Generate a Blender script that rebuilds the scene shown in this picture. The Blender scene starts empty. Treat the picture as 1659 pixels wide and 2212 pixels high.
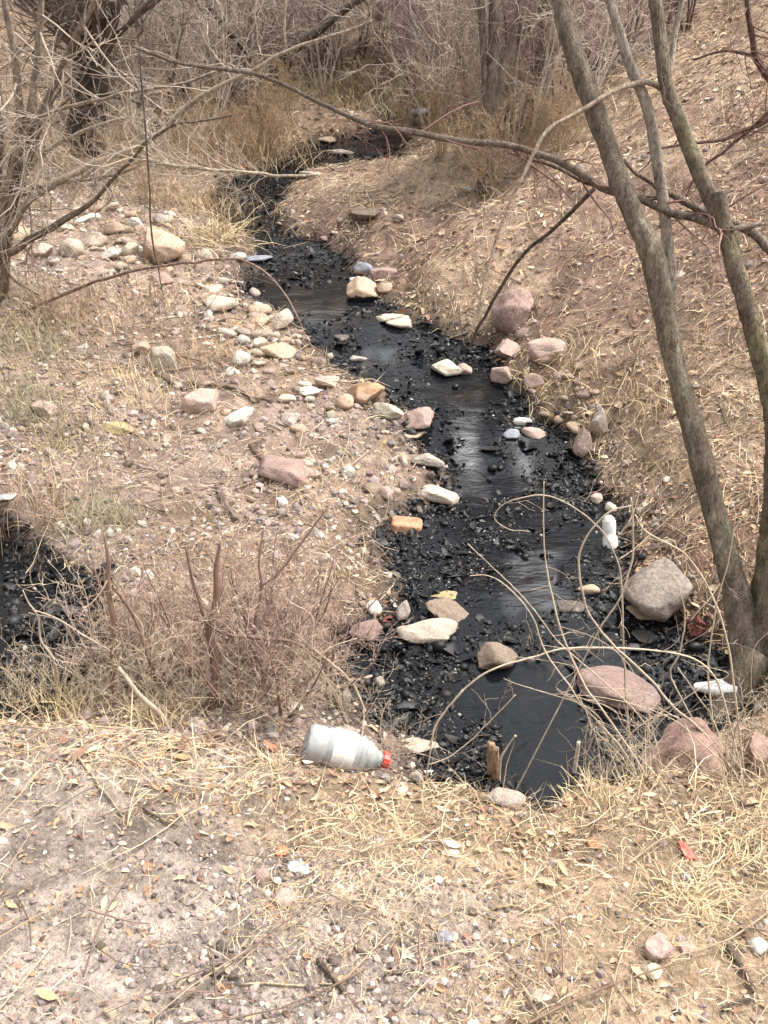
import bpy, bmesh, math, random
import numpy as np
from mathutils import Vector, Matrix

# ------------------------------------------------------------------ camera, light, exposure
scene = bpy.context.scene
COL = scene.collection
PITCH = math.radians(25.0)
FOC = 2100.0                       # focal length in units of a 1659 wide picture
CX, CY = 829.5, 1106.0
CAM = np.array([0.0, 0.0, 1.6])
cam_data = bpy.data.cameras.new('camera')
cam_data.sensor_fit = 'HORIZONTAL'
cam_data.sensor_width = 36.0
cam_data.lens = 36.0 * FOC / 1659.0
cam_data.clip_start = 0.05
cam_data.clip_end = 500.0
cam = bpy.data.objects.new('camera', cam_data)
COL.objects.link(cam)
cam.location = CAM
cam.rotation_euler = (math.radians(90) - PITCH, 0, 0)
scene.camera = cam

SUN_EL, SUN_AZ = math.radians(60), math.radians(78)      # azimuth clockwise from +Y
world = bpy.data.worlds.new('World')
scene.world = world
world.use_nodes = True
wn, wl = world.node_tree.nodes, world.node_tree.links
bg = wn['Background']
sky = wn.new('ShaderNodeTexSky')
sky.sky_type = 'NISHITA'
sky.sun_disc = False
sky.sun_elevation = SUN_EL
sky.sun_rotation = SUN_AZ
sky.air_density = 2.5
sky.dust_density = 8.0
hsv = wn.new('ShaderNodeHueSaturation')
hsv.inputs['Saturation'].default_value = 0.28
wl.new(sky.outputs[0], hsv.inputs['Color'])
wl.new(hsv.outputs[0], bg.inputs['Color'])
bg.inputs['Strength'].default_value = 0.15
sun_data = bpy.data.lights.new('sun', 'SUN')
sun_data.energy = 0.8
sun_data.angle = math.radians(10)
sun_data.color = (1.0, 0.93, 0.84)
sun = bpy.data.objects.new('sun', sun_data)
COL.objects.link(sun)
sd = Vector((math.sin(SUN_AZ) * math.cos(SUN_EL), math.cos(SUN_AZ) * math.cos(SUN_EL), math.sin(SUN_EL)))
sun.rotation_euler = sd.to_track_quat('Z', 'Y').to_euler()
sun.location = (6, -4, 12)
scene.view_settings.view_transform = 'Standard'
scene.view_settings.look = 'None'
scene.view_settings.gamma = 1.0
scene.view_settings.use_curve_mapping = False
scene.view_settings.exposure = 1.46
scene.render.engine = 'CYCLES'
scene.cycles.use_denoising = True
scene.cycles.max_bounces = 6
scene.cycles.transparent_max_bounces = 8

RNG = np.random.default_rng(7)
random.seed(7)

# ------------------------------------------------------------------ numeric helpers
def sm(t):
    t = np.clip(t, 0, 1)
    return t * t * (3 - 2 * t)

def _hash(ix, iy, iz, seed):
    n = (ix * 374761393 + iy * 668265263 + iz * 2147483647 + seed * 144665) & 0xFFFFFFFF
    n = ((n ^ (n >> 13)) * 1274126177) & 0xFFFFFFFF
    n = (n ^ (n >> 16)) & 0xFFFFFFFF
    return n.astype(np.float64) / 4294967295.0

def noise3(x, y, z, seed=0):
    x, y, z = np.broadcast_arrays(np.asarray(x, float), np.asarray(y, float), np.asarray(z, float))
    ix, iy, iz = np.floor(x).astype(np.int64), np.floor(y).astype(np.int64), np.floor(z).astype(np.int64)
    fx, fy, fz = x - ix, y - iy, z - iz
    fx, fy, fz = fx * fx * (3 - 2 * fx), fy * fy * (3 - 2 * fy), fz * fz * (3 - 2 * fz)
    r = 0
    for a in (0, 1):
        for b in (0, 1):
            for c in (0, 1):
                r = r + _hash(ix + a, iy + b, iz + c, seed) * (fx if a else 1 - fx) * (fy if b else 1 - fy) * (fz if c else 1 - fz)
    return r * 2 - 1

def noise2(x, y, seed=0):
    x, y = np.broadcast_arrays(np.asarray(x, float), np.asarray(y, float))
    ix, iy = np.floor(x).astype(np.int64), np.floor(y).astype(np.int64)
    fx, fy = x - ix, y - iy
    fx, fy = fx * fx * (3 - 2 * fx), fy * fy * (3 - 2 * fy)
    z0 = np.zeros_like(ix)
    r = 0
    for a in (0, 1):
        for b in (0, 1):
            r = r + _hash(ix + a, iy + b, z0, seed) * (fx if a else 1 - fx) * (fy if b else 1 - fy)
    return r * 2 - 1

def fbm2(x, y, octaves=4, seed=0):
    r, a, f = 0, 1.0, 1.0
    for o in range(octaves):
        r = r + a * noise2(x * f + 17.3 * o, y * f - 9.1 * o, seed + o)
        a *= 0.5; f *= 2.03
    return r

# ------------------------------------------------------------------ camera rays <-> world
FWD = np.array([0, math.cos(PITCH), -math.sin(PITCH)])
UPV = np.array([0, math.sin(PITCH), math.cos(PITCH)])

def ray(px, py):
    d = FWD * FOC + UPV * (CY - py)
    return np.array([px - CX, d[1], d[2]]) / FOC        # depth along the axis is 1

def on_z(px, py, z):
    d = ray(px, py)
    return CAM + d * ((z - CAM[2]) / d[2])

def on_y(px, py, Y):
    d = ray(px, py)
    return CAM + d * (Y / d[1])

def to_px(P):
    P = np.asarray(P) - CAM
    dep = P @ FWD
    return CX + P[..., 0] / dep * FOC, CY - (P @ UPV) / dep * FOC, dep

# ------------------------------------------------------------------ terrain
ZC_Y = np.array([0.0, 2.2, 3.1, 3.6, 4.9, 5.5, 6.2, 7.0, 8.2, 9.0, 10.4, 12.0, 14.0, 15.0, 60.0])
ZC_Z = np.array([-0.75, -0.72, -0.69, -0.58, -0.50, -0.34, -0.26, -0.10, 0.02, 0.18, 0.32, 0.60, 0.88, 1.0, 4.0])

def zc(y):
    return (np.interp(y - 0.15, ZC_Y, ZC_Z) + np.interp(y, ZC_Y, ZC_Z) + np.interp(y + 0.15, ZC_Y, ZC_Z)) / 3

def on_creek(px, py):
    d = ray(px, py)
    t = np.linspace(1.0, 40, 8000)
    z = CAM[2] + d[2] * t - zc(d[1] * t)
    i = int(np.argmax(z < 0)) if (z < 0).any() else len(t) - 1
    return CAM + d * t[i]

CREEK_ROWS = [  # row, west edge, east edge (as seen in the picture)
    (1850, 1020, 1400), (1740, 1000, 1420), (1700, 960, 1420), (1650, 925, 1430), (1600, 905, 1460), (1565, 850, 1560),
    (1530, 800, 1590), (1500, 790, 1592), (1460, 745, 1575), (1420, 745, 1540), (1390, 770, 1500), (1365, 845, 1440),
    (1330, 862, 1385), (1290, 868, 1345), (1250, 858, 1345), (1200, 838, 1352), (1160, 845, 1350), (1120, 880, 1325),
    (1080, 940, 1295), (1040, 962, 1275), (1000, 955, 1255), (965, 905, 1235), (940, 885, 1205), (910, 930, 1150),
    (880, 860, 1135), (850, 838, 1110), (820, 760, 1080), (790, 728, 1062), (760, 700, 1058), (740, 675, 1020),
    (715, 640, 930), (690, 620, 850), (660, 565, 830), (630, 530, 785), (600, 528, 765), (570, 540, 760), (545, 560, 735),
    (525, 565, 690), (515, 540, 610), (500, 528, 600), (480, 478, 585), (450, 470, 600), (425, 474, 610), (400, 480, 625),
    (380, 555, 650), (365, 585, 740), (350, 600, 860), (338, 640, 862), (322, 650, 860), (300, 740, 900),
    (282, 830, 950), (265, 835, 965), (248, 830, 970), (238, 850, 960)]
_w = [on_creek(l, r) for r, l, _ in CREEK_ROWS]
_e = [on_creek(x, r) for r, _, x in CREEK_ROWS]
CREEK = np.array([p[:2] for p in _w] + [p[:2] for p in _e[::-1]])
CEN_Y = np.array([(a[1] + b[1]) / 2 for a, b in zip(_w, _e)])
CEN_X = np.array([(a[0] + b[0]) / 2 for a, b in zip(_w, _e)])
POOL_Z = -0.50
POOL = np.array([on_z(x, y, POOL_Z)[:2] for x, y in
                 [(-260, 1225), (-100, 1180), (10, 1185), (50, 1215), (100, 1240), (155, 1270), (182, 1318), (175, 1380), (125, 1440),
                  (60, 1500), (-40, 1560), (-240, 1560)]])

def poly_sdf(px, py, poly):
    d2 = np.full(px.shape, 1e9)
    inside = np.zeros(px.shape, bool)
    n = len(poly)
    for i in range(n):
        a, b = poly[i], poly[(i + 1) % n]
        e = b - a
        wx, wy = px - a[0], py - a[1]
        t = np.clip((wx * e[0] + wy * e[1]) / (e @ e + 1e-12), 0, 1)
        d2 = np.minimum(d2, (wx - e[0] * t) ** 2 + (wy - e[1] * t) ** 2)
        if a[1] != b[1]:
            c = ((a[1] > py) != (b[1] > py)) & (px < (b[0] - a[0]) * (py - a[1]) / (b[1] - a[1]) + a[0])
            inside ^= c
    return np.sqrt(d2) * np.where(inside, -1, 1)

GX0, GX1, GY0, GY1, GR = -9.0, 9.0, 0.0, 22.0, 0.025
_gx = np.arange(GX0, GX1 + GR / 2, GR)
_gy = np.arange(GY0, GY1 + GR / 2, GR)
_GX, _GY = np.meshgrid(_gx, _gy)
_jx, _jy = 0.05 * fbm2(_GX * 5, _GY * 5, 3, 91), 0.05 * fbm2(_GX * 5, _GY * 5, 3, 95)   # ragged shoreline
SD1 = poly_sdf(_GX + _jx * 0.7, _GY + _jy * 0.7, CREEK)
SD2 = poly_sdf(_GX + _jx, _GY + _jy, POOL)

def raster(A, x, y):
    fx = np.clip((np.asarray(x, float) - GX0) / GR, 0, len(_gx) - 1.001)
    fy = np.clip((np.asarray(y, float) - GY0) / GR, 0, len(_gy) - 1.001)
    ix, iy = fx.astype(int), fy.astype(int)
    fx, fy = fx - ix, fy - iy
    return (A[iy, ix] * (1 - fx) * (1 - fy) + A[iy, ix + 1] * fx * (1 - fy) + A[iy + 1, ix] * (1 - fx) * fy + A[iy + 1, ix + 1] * fx * fy)

def sd_creek(x, y):
    ex = np.maximum(np.abs(np.asarray(x, float)) - 9, 0) + np.maximum(np.asarray(y, float) - 22, 0)
    return raster(SD1, x, y) + ex

LIP = np.array([on_z(x, y, 0)[:2] for x, y in
                [(-900, 1560), (-300, 1560), (0, 1565), (300, 1590), (520, 1622), (640, 1645), (760, 1662), (900, 1690), (1010, 1708),
                 (1080, 1728), (1130, 1748), (1168, 1762), (1205, 1738), (1240, 1708), (1300, 1696), (1500, 1703), (1659, 1706), (2500, 1715)]])

def lip(x):
    return np.interp(x, LIP[:, 0], LIP[:, 1])

def path_t(x, y):
    w = 0.24 + 0.34 * sm((-0.05 - x) / 0.5)
    return sm((y - lip(x) - 0.02 * fbm2(x * 7, y * 7, 2, 40)) / w + 0.08)

def height(x, y):
    x, y = np.asarray(x, float), np.asarray(y, float)
    z0 = zc(y)
    d = sd_creek(x, y)
    dp = np.maximum(d, 0)
    big = fbm2(x * 0.9, y * 0.9, 3, 3)
    sml = fbm2(x * 4.5, y * 4.5, 4, 5)
    vs = fbm2(x * 17, y * 17, 3, 8)
    xc = np.interp(y, CEN_Y, CEN_X)
    side = sm((x - xc) / 0.6 + 0.5)
    lft = 0.05 * sm(d / 0.10) + 0.09 * dp + 0.22 * np.maximum(dp - 2.2, 0) ** 1.1
    rgt = 0.06 * sm(d / 0.10) + 0.12 * sm(d / 0.5) + 0.50 * np.maximum(dp - 0.12 - 0.85 * sm((y - 7.2) / 2.2), 0)
    rgt = np.where(rgt > 6, 6 + (rgt - 6) * 0.5, rgt)
    b = lft * (1 - side) + rgt * side
    dry = sm(d / 0.12)
    b = b - 0.06 * sm(-d / 0.14)
    b = b + dry * (0.05 * big * sm(d / 0.8) + 0.026 * sml + 0.008 * vs) + (1 - dry) * 0.012 * sml
    z = z0 + b + 0.34 * np.maximum(y - 14.3, 0) * sm((y - 14.3) / 2)
    z = np.where(y > 30, z - 0.18 * (y - 30), z)
    d2 = raster(SD2, x, y)
    pt = sm((0.16 - d2) / 0.2)
    z = z * (1 - pt) + (POOL_Z - 0.02 + 0.05 * sm(-d2 / 0.5) + 0.035 * sml + 0.010 * vs) * pt
    t = path_t(x, y)
    pz = 0.012 * fbm2(x * 2.2, y * 2.2, 3, 30) + 0.006 * vs + 0.02 * sm((x - 0.1) / 0.4) * sm((y - 1.2) / 0.6)
    return pz * (1 - t) + z * t

def hit(px, py):
    d = ray(px, py)
    t = np.concatenate([np.linspace(1.0, 6, 1500), np.linspace(6, 60, 3000)])
    P = CAM + d[None, :] * t[:, None]
    g = P[:, 2] - height(P[:, 0], P[:, 1])
    if not (g < 0).any():
        return P[-1]
    i = int(np.argmax(g < 0))
    if i == 0:
        return P[0]
    f = g[i - 1] / (g[i - 1] - g[i])
    return P[i - 1] * (1 - f) + P[i] * f

def normals(x, y, e=0.02):
    dx = (height(x + e, y) - height(x - e, y)) / (2 * e)
    dy = (height(x, y + e) - height(x, y - e)) / (2 * e)
    n = np.stack([-dx, -dy, np.ones_like(dx)], -1)
    return n / np.linalg.norm(n, axis=-1, keepdims=True)

# ------------------------------------------------------------------ mesh helpers
class Buf:
    """Collects vertices, quads / triangles and vertex colours; build() links them as one mesh object."""
    def __init__(self):
        self.v, self.t, self.q, self.c, self.n = [], [], [], [], 0
    def add(self, v, tris=None, quads=None, col=None):
        v = np.asarray(v, float).reshape(-1, 3)
        if tris is not None and len(tris): self.t.append(np.asarray(tris, np.int64) + self.n)
        if quads is not None and len(quads): self.q.append(np.asarray(quads, np.int64) + self.n)
        self.v.append(v)
        if col is None: col = (1, 1, 1)
        col = np.asarray(col, float)
        if col.ndim == 1: col = np.broadcast_to(col, (len(v), 3))
        self.c.append(col)
        self.n += len(v)
    def mesh(self, name, smooth=True, origin=None):
        me = bpy.data.meshes.new(name)
        v = np.concatenate(self.v)
        if origin is not None: v = v - np.asarray(origin)
        t = np.concatenate(self.t) if self.t else np.zeros((0, 3), np.int64)
        q = np.concatenate(self.q) if self.q else np.zeros((0, 4), np.int64)
        me.vertices.add(len(v)); me.vertices.foreach_set('co', v.astype(np.float32).ravel())
        nl = t.size + q.size
        me.loops.add(nl); me.loops.foreach_set('vertex_index', np.concatenate([t.ravel(), q.ravel()]).astype(np.int32))
        me.polygons.add(len(t) + len(q))
        st = np.concatenate([np.arange(len(t)) * 3, t.size + np.arange(len(q)) * 4]).astype(np.int32)
        me.polygons.foreach_set('loop_start', st)
        me.polygons.foreach_set('use_smooth', np.full(len(t) + len(q), smooth))
        c = np.concatenate(self.c)
        at = me.color_attributes.new('Col', 'FLOAT_COLOR', 'POINT')
        at.data.foreach_set('color', np.concatenate([c, np.ones((len(c), 1))], 1).astype(np.float32).ravel())
        me.update(calc_edges=True)
        me.validate()
        return me
    def build(self, name, mat, parent=None, smooth=True, origin=None):
        return link(name, self.mesh(name, smooth, origin), mat, parent, origin if parent is None else None)

def link(name, me, mat, parent=None, loc=None):
    o = bpy.data.objects.new(name, me)
    COL.objects.link(o)
    if mat is not None and not me.materials: me.materials.append(mat)
    if parent is not None: o.parent = parent
    if loc is not None: o.location = loc
    return o

def tag(o, label=None, cat=None, group=None, kind=None):
    if label: o['label'] = label
    if cat: o['category'] = cat
    if group: o['group'] = group
    if kind: o['kind'] = kind
    return o

def empty(name, loc, label, cat, group=None):
    o = bpy.data.objects.new(name, None)
    o.empty_display_size = 0.1
    COL.objects.link(o)
    o.location = loc
    return tag(o, label, cat, group)

def spline(pts, n):
    """Catmull-Rom through rows of any width, n samples."""
    P = np.asarray(pts, float)
    if len(P) == 2:
        return P[0] + (P[1] - P[0]) * np.linspace(0, 1, n)[:, None]
    P = np.concatenate([[2 * P[0] - P[1]], P, [2 * P[-1] - P[-2]]])
    m = len(P) - 3
    u = np.linspace(0, m, n)
    i = np.minimum(u.astype(int), m - 1)
    f = (u - i)[:, None]
    a, b, c, d = P[i], P[i + 1], P[i + 2], P[i + 3]
    return 0.5 * (2 * b + (c - a) * f + (2 * a - 5 * b + 4 * c - d) * f ** 2 + (3 * b - a - 3 * c + d) * f ** 3)

def tube(buf, pts, rad, sides=5, col=(1, 1, 1), rough=0.0, seed=0, cap=True):
    P = np.asarray(pts, float)
    n = len(P)
    R = np.broadcast_to(np.asarray(rad, float), (n,))
    T = np.gradient(P, axis=0)
    T /= np.linalg.norm(T, axis=1, keepdims=True) + 1e-12
    m = np.abs(T.mean(0))
    ref = np.zeros(3); ref[int(np.argmin(m))] = 1
    A = np.cross(T, ref); A /= np.linalg.norm(A, axis=1, keepdims=True) + 1e-12
    B = np.cross(T, A)
    th = np.arange(sides) / sides * 2 * math.pi
    rr = R[:, None] * np.ones(sides)
    if rough:
        s = np.linspace(0, n * 0.35, n)
        rr = rr * (1 + rough * noise3(s[:, None] * 1.0, np.cos(th)[None] * 1.6 + 5, np.sin(th)[None] * 1.6, seed)
                   + 0.5 * rough * noise3(s[:, None] * 2.7, np.cos(th)[None] * 3.1, np.sin(th)[None] * 3.1 + 9, seed + 3))
    V = P[:, None] + (A[:, None] * np.cos(th)[None, :, None] + B[:, None] * np.sin(th)[None, :, None]) * rr[..., None]
    V = V.reshape(-1, 3)
    i = np.arange(n - 1)[:, None] * sides
    k = np.arange(sides)[None]
    k2 = (k + 1) % sides
    q = np.stack([i + k, i + k2, i + sides + k2, i + sides + k], -1).reshape(-1, 4)
    t = None
    if cap:
        V = np.concatenate([V, P[:1], P[-1:]])
        a, b = n * sides, n * sides + 1
        k = np.arange(sides); k2 = (k + 1) % sides
        t = np.concatenate([np.stack([np.full(sides, a), k2, k], -1), np.stack([np.full(sides, b), (n - 1) * sides + k, (n - 1) * sides + k2], -1)])
    buf.add(V, t, q, col)

def ico(sub):
    bm = bmesh.new()
    bmesh.ops.create_icosphere(bm, subdivisions=sub, radius=1.0)
    bm.verts.ensure_lookup_table()
    v = np.array([x.co[:] for x in bm.verts])
    f = np.array([[x.index for x in p.verts] for p in bm.faces])
    bm.free()
    return v, f
ICO = {s: ico(s) for s in (1, 2, 3, 4)}

def rand_rot(n, rng, tilt=math.pi):
    """Random rotations; tilt limits how far the z axis leans."""
    a, b, c = rng.uniform(0, 2 * math.pi, n), rng.uniform(0, tilt, n), rng.uniform(0, 2 * math.pi, n)
    def rz(a):
        M = np.zeros((n, 3, 3)); M[:, 0, 0] = M[:, 1, 1] = np.cos(a); M[:, 0, 1] = -np.sin(a); M[:, 1, 0] = np.sin(a); M[:, 2, 2] = 1
        return M
    X = np.zeros((n, 3, 3)); X[:, 0, 0] = 1; X[:, 1, 1] = X[:, 2, 2] = np.cos(b); X[:, 1, 2] = -np.sin(b); X[:, 2, 1] = np.sin(b)
    return rz(a) @ X @ rz(c)

def align(nrm):
    """Rotation taking z to each normal."""
    n = len(nrm)
    x = np.cross(np.broadcast_to([0., 1., 0.], (n, 3)), nrm)
    x /= np.linalg.norm(x, axis=1, keepdims=True)
    y = np.cross(nrm, x)
    return np.stack([x, y, nrm], -1)

def scatter(buf, bases, pos, rot, scl, col, rng):
    """Copies of small base shapes (verts, tris) at pos, joined."""
    pick = rng.integers(0, len(bases), len(pos))
    for b, (bv, bt) in enumerate(bases):
        m = pick == b
        k = int(m.sum())
        if not k: continue
        V = np.einsum('nij,nvj->nvi', rot[m], bv[None] * scl[m][:, None, :]) + pos[m][:, None]
        T = bt[None] + (np.arange(k) * len(bv))[:, None, None]
        C = np.repeat(col[m][:, None], len(bv), 1)
        buf.add(V.reshape(-1, 3), T.reshape(-1, 3), None, C.reshape(-1, 3))

# ------------------------------------------------------------------ materials
def new_mat(name):
    m = bpy.data.materials.new(name)
    m.use_nodes = True
    nt = m.node_tree
    return m, nt, nt.nodes, nt.links, nt.nodes['Principled BSDF']

def n_noise(N, L, scale, detail=4, rough=0.6, vec=None, dist=0.0):
    t = N.new('ShaderNodeTexNoise')
    t.inputs['Scale'].default_value = scale
    t.inputs['Detail'].default_value = detail
    t.inputs['Roughness'].default_value = rough
    t.inputs['Distortion'].default_value = dist
    if vec is not None: L.new(vec, t.inputs['Vector'])
    return t

def n_ramp(N, L, fac, stops):
    r = N.new('ShaderNodeValToRGB')
    e = r.color_ramp.elements
    while len(e) < len(stops): e.new(0.5)
    for el, (p, c) in zip(e, stops):
        el.position = p; el.color = (*c, 1) if len(c) == 3 else c
    L.new(fac, r.inputs['Fac'])
    return r

def n_mix(N, L, mode, fac, a, b):
    m = N.new('ShaderNodeMix')
    m.data_type = 'RGBA'; m.blend_type = mode
    for s, v in ((0, fac), (6, a), (7, b)):
        if isinstance(v, (int, float)): m.inputs[s].default_value = v
        elif isinstance(v, tuple): m.inputs[s].default_value = (*v, 1)
        else: L.new(v, m.inputs[s])
    return m.outputs[2]

def g(v): return (v, v, v)

def speckle(name, source, scales, lo, hi, bump=0.5, rough=0.9, dist=0.01, wet=None, stretch=None):
    """Material whose own colour comes from the mesh ('attr') or the object ('obj'), broken up by two noises and bumped."""
    m, nt, N, L, P = new_mat(name)
    tc = N.new('ShaderNodeTexCoord')
    if source == 'attr':
        a = N.new('ShaderNodeAttribute'); a.attribute_name = 'Col'; base = a.outputs['Color']
    else:
        a = N.new('ShaderNodeObjectInfo'); base = a.outputs['Color']
    vec = tc.outputs['Object']
    if stretch:
        mp = N.new('ShaderNodeMapping'); mp.inputs['Scale'].default_value = (1, 1, stretch)
        L.new(vec, mp.inputs['Vector']); vec = mp.outputs[0]
    n1 = n_noise(N, L, scales[0], 6, 0.65, vec)
    n2 = n_noise(N, L, scales[1], 4, 0.7, vec)
    r1 = n_ramp(N, L, n1.outputs['Fac'], [(0.3, g(lo)), (0.7, g(hi))])
    r2 = n_ramp(N, L, n2.outputs['Fac'], [(0.3, g(lo)), (0.72, g(hi))])
    c = n_mix(N, L, 'MULTIPLY', 1.0, base, r1.outputs[0])
    c = n_mix(N, L, 'MULTIPLY', 1.0, c, r2.outputs[0])
    if wet:
        sx = N.new('ShaderNodeSeparateXYZ'); L.new(tc.outputs['Object'], sx.inputs[0])
        ad = N.new('ShaderNodeMath'); ad.operation = 'MULTIPLY_ADD'; ad.inputs[1].default_value = 0.10; 
        L.new(n1.outputs['Fac'], ad.inputs[0])
        mz = N.new('ShaderNodeMath'); mz.operation = 'MULTIPLY'; mz.inputs[1].default_value = -1
        L.new(sx.outputs['Z'], mz.inputs[0]); L.new(mz.outputs[0], ad.inputs[2])
        rr = n_ramp(N, L, ad.outputs[0], [(wet[0], g(0)), (wet[1], g(1))])
        c = n_mix(N, L, 'MIX', rr.outputs[0], c, (0.012, 0.012, 0.014))
        rg = N.new('ShaderNodeMapRange'); rg.inputs['To Min'].default_value = rough; rg.inputs['To Max'].default_value = 0.3
        L.new(rr.outputs[0], rg.inputs['Value']); L.new(rg.outputs[0], P.inputs['Roughness'])
    else:
        P.inputs['Roughness'].default_value = rough
    L.new(c, P.inputs['Base Color'])
    P.inputs['Specular IOR Level'].default_value = 0.25
    b = N.new('ShaderNodeBump'); b.inputs['Strength'].default_value = bump; b.inputs['Distance'].default_value = dist
    L.new(n2.outputs['Fac'], b.inputs['Height']); L.new(b.outputs[0], P.inputs['Normal'])
    return m

M_soil = speckle('soil', 'attr', (12, 85), 0.55, 1.35, 1.0, 0.95, 0.016)
M_gravel = speckle('gravel', 'attr', (60, 260), 0.75, 1.2, 0.4, 0.85, 0.003)
M_litter = speckle('dead_leaf', 'attr', (30, 160), 0.7, 1.25, 0.2, 0.8, 0.002)
M_straw = speckle('dry_grass', 'attr', (20, 200), 0.8, 1.15, 0.1, 0.7, 0.001)
M_rock = speckle('rock', 'obj', (7, 55), 0.62, 1.28, 0.8, 0.9, 0.012)
M_bark = speckle('bark', 'attr', (38, 130), 0.46, 1.45, 1.0, 0.9, 0.014, None, 0.4)
M_twig = speckle('twig_bark', 'attr', (30, 200), 0.75, 1.2, 0.2, 0.8, 0.001)
M_tar = speckle('tarred_pebble', 'attr', (60, 220), 0.6, 1.4, 0.5, 0.33, 0.004)
M_tar.node_tree.nodes['Principled BSDF'].inputs['Specular IOR Level'].default_value = 0.28

def banded_rock(name, axis_scale, c0, c1):
    """Layered sandstone: stretched noise bands over the object's own colour, plus lichen freckles and a tar line at the foot."""
    m, nt, N, L, P = new_mat(name)
    tc = N.new('ShaderNodeTexCoord'); oi = N.new('ShaderNodeObjectInfo')
    mp = N.new('ShaderNodeMapping'); mp.inputs['Scale'].default_value = axis_scale
    L.new(tc.outputs['Object'], mp.inputs['Vector'])
    n1 = n_noise(N, L, 6, 7, 0.7, mp.outputs[0], 0.6)
    n2 = n_noise(N, L, 75, 5, 0.7, tc.outputs['Object'])
    n3 = n_noise(N, L, 11, 3, 0.6, tc.outputs['Object'])
    r1 = n_ramp(N, L, n1.outputs['Fac'], [(0.28, g(c0)), (0.5, g(1.0)), (0.74, g(c1))])
    r2 = n_ramp(N, L, n2.outputs['Fac'], [(0.3, g(0.66)), (0.7, g(1.25))])
    c = n_mix(N, L, 'MULTIPLY', 1.0, oi.outputs['Color'], r1.outputs[0])
    c = n_mix(N, L, 'MULTIPLY', 1.0, c, r2.outputs[0])
    r3 = n_ramp(N, L, n3.outputs['Fac'], [(0.6, g(0)), (0.72, g(0.55))])
    c = n_mix(N, L, 'MIX', r3.outputs[0], c, (0.34, 0.31, 0.27))
    L.new(c, P.inputs['Base Color'])
    P.inputs['Roughness'].default_value = 0.88
    P.inputs['Specular IOR Level'].default_value = 0.25
    ad = N.new('ShaderNodeMath'); ad.operation = 'MULTIPLY_ADD'; ad.inputs[1].default_value = 0.6
    L.new(n2.outputs['Fac'], ad.inputs[0]); L.new(n1.outputs['Fac'], ad.inputs[2])
    b = N.new('ShaderNodeBump'); b.inputs['Strength'].default_value = 0.8; b.inputs['Distance'].default_value = 0.012
    L.new(ad.outputs[0], b.inputs['Height']); L.new(b.outputs[0], P.inputs['Normal'])
    return m, c

M_band, _c = banded_rock('layered_rock', (0.8, 1.2, 3.4), 0.62, 1.25)

def dusty(m, c):
    """Soil caked on the foot of the rock, ragged upper edge."""
    N, L = m.node_tree.nodes, m.node_tree.links
    tc = N.new('ShaderNodeTexCoord')
    sx = N.new('ShaderNodeSeparateXYZ'); L.new(tc.outputs['Generated'], sx.inputs[0])
    nz = n_noise(N, L, 5, 5, 0.7, tc.outputs['Generated'])
    ad = N.new('ShaderNodeMath'); ad.operation = 'MULTIPLY_ADD'; ad.inputs[1].default_value = 0.7
    L.new(nz.outputs['Fac'], ad.inputs[0]); L.new(sx.outputs['Z'], ad.inputs[2])
    rr = n_ramp(N, L, ad.outputs[0], [(0.70, g(0.85)), (0.95, g(0))])
    L.new(n_mix(N, L, 'MIX', rr.outputs[0], c, (0.33, 0.245, 0.185)), N['Principled BSDF'].inputs['Base Color'])
dusty(M_band, _c)

def wet_rock():
    m, c = banded_rock('tar_stained_rock', (0.9, 1.2, 2.6), 0.66, 1.22)
    N, L = m.node_tree.nodes, m.node_tree.links
    P = N['Principled BSDF']
    tc = N.new('ShaderNodeTexCoord')
    sx = N.new('ShaderNodeSeparateXYZ'); L.new(tc.outputs['Generated'], sx.inputs[0])
    nz = n_noise(N, L, 9, 5, 0.7, tc.outputs['Object'])
    ad = N.new('ShaderNodeMath'); ad.operation = 'MULTIPLY_ADD'; ad.inputs[1].default_value = 0.42
    L.new(nz.outputs['Fac'], ad.inputs[0]); L.new(sx.outputs['Z'], ad.inputs[2])
    rr = n_ramp(N, L, ad.outputs[0], [(0.53, g(1)), (0.60, g(0))])
    c = n_mix(N, L, 'MIX', rr.outputs[0], c, (0.010, 0.010, 0.012))
    L.new(c, P.inputs['Base Color'])
    mr = N.new('ShaderNodeMapRange'); mr.inputs['To Min'].default_value = 0.85; mr.inputs['To Max'].default_value = 0.22
    L.new(rr.outputs[0], mr.inputs['Value']); L.new(mr.outputs[0], P.inputs['Roughness'])
    return m
M_wet = wet_rock()

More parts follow.
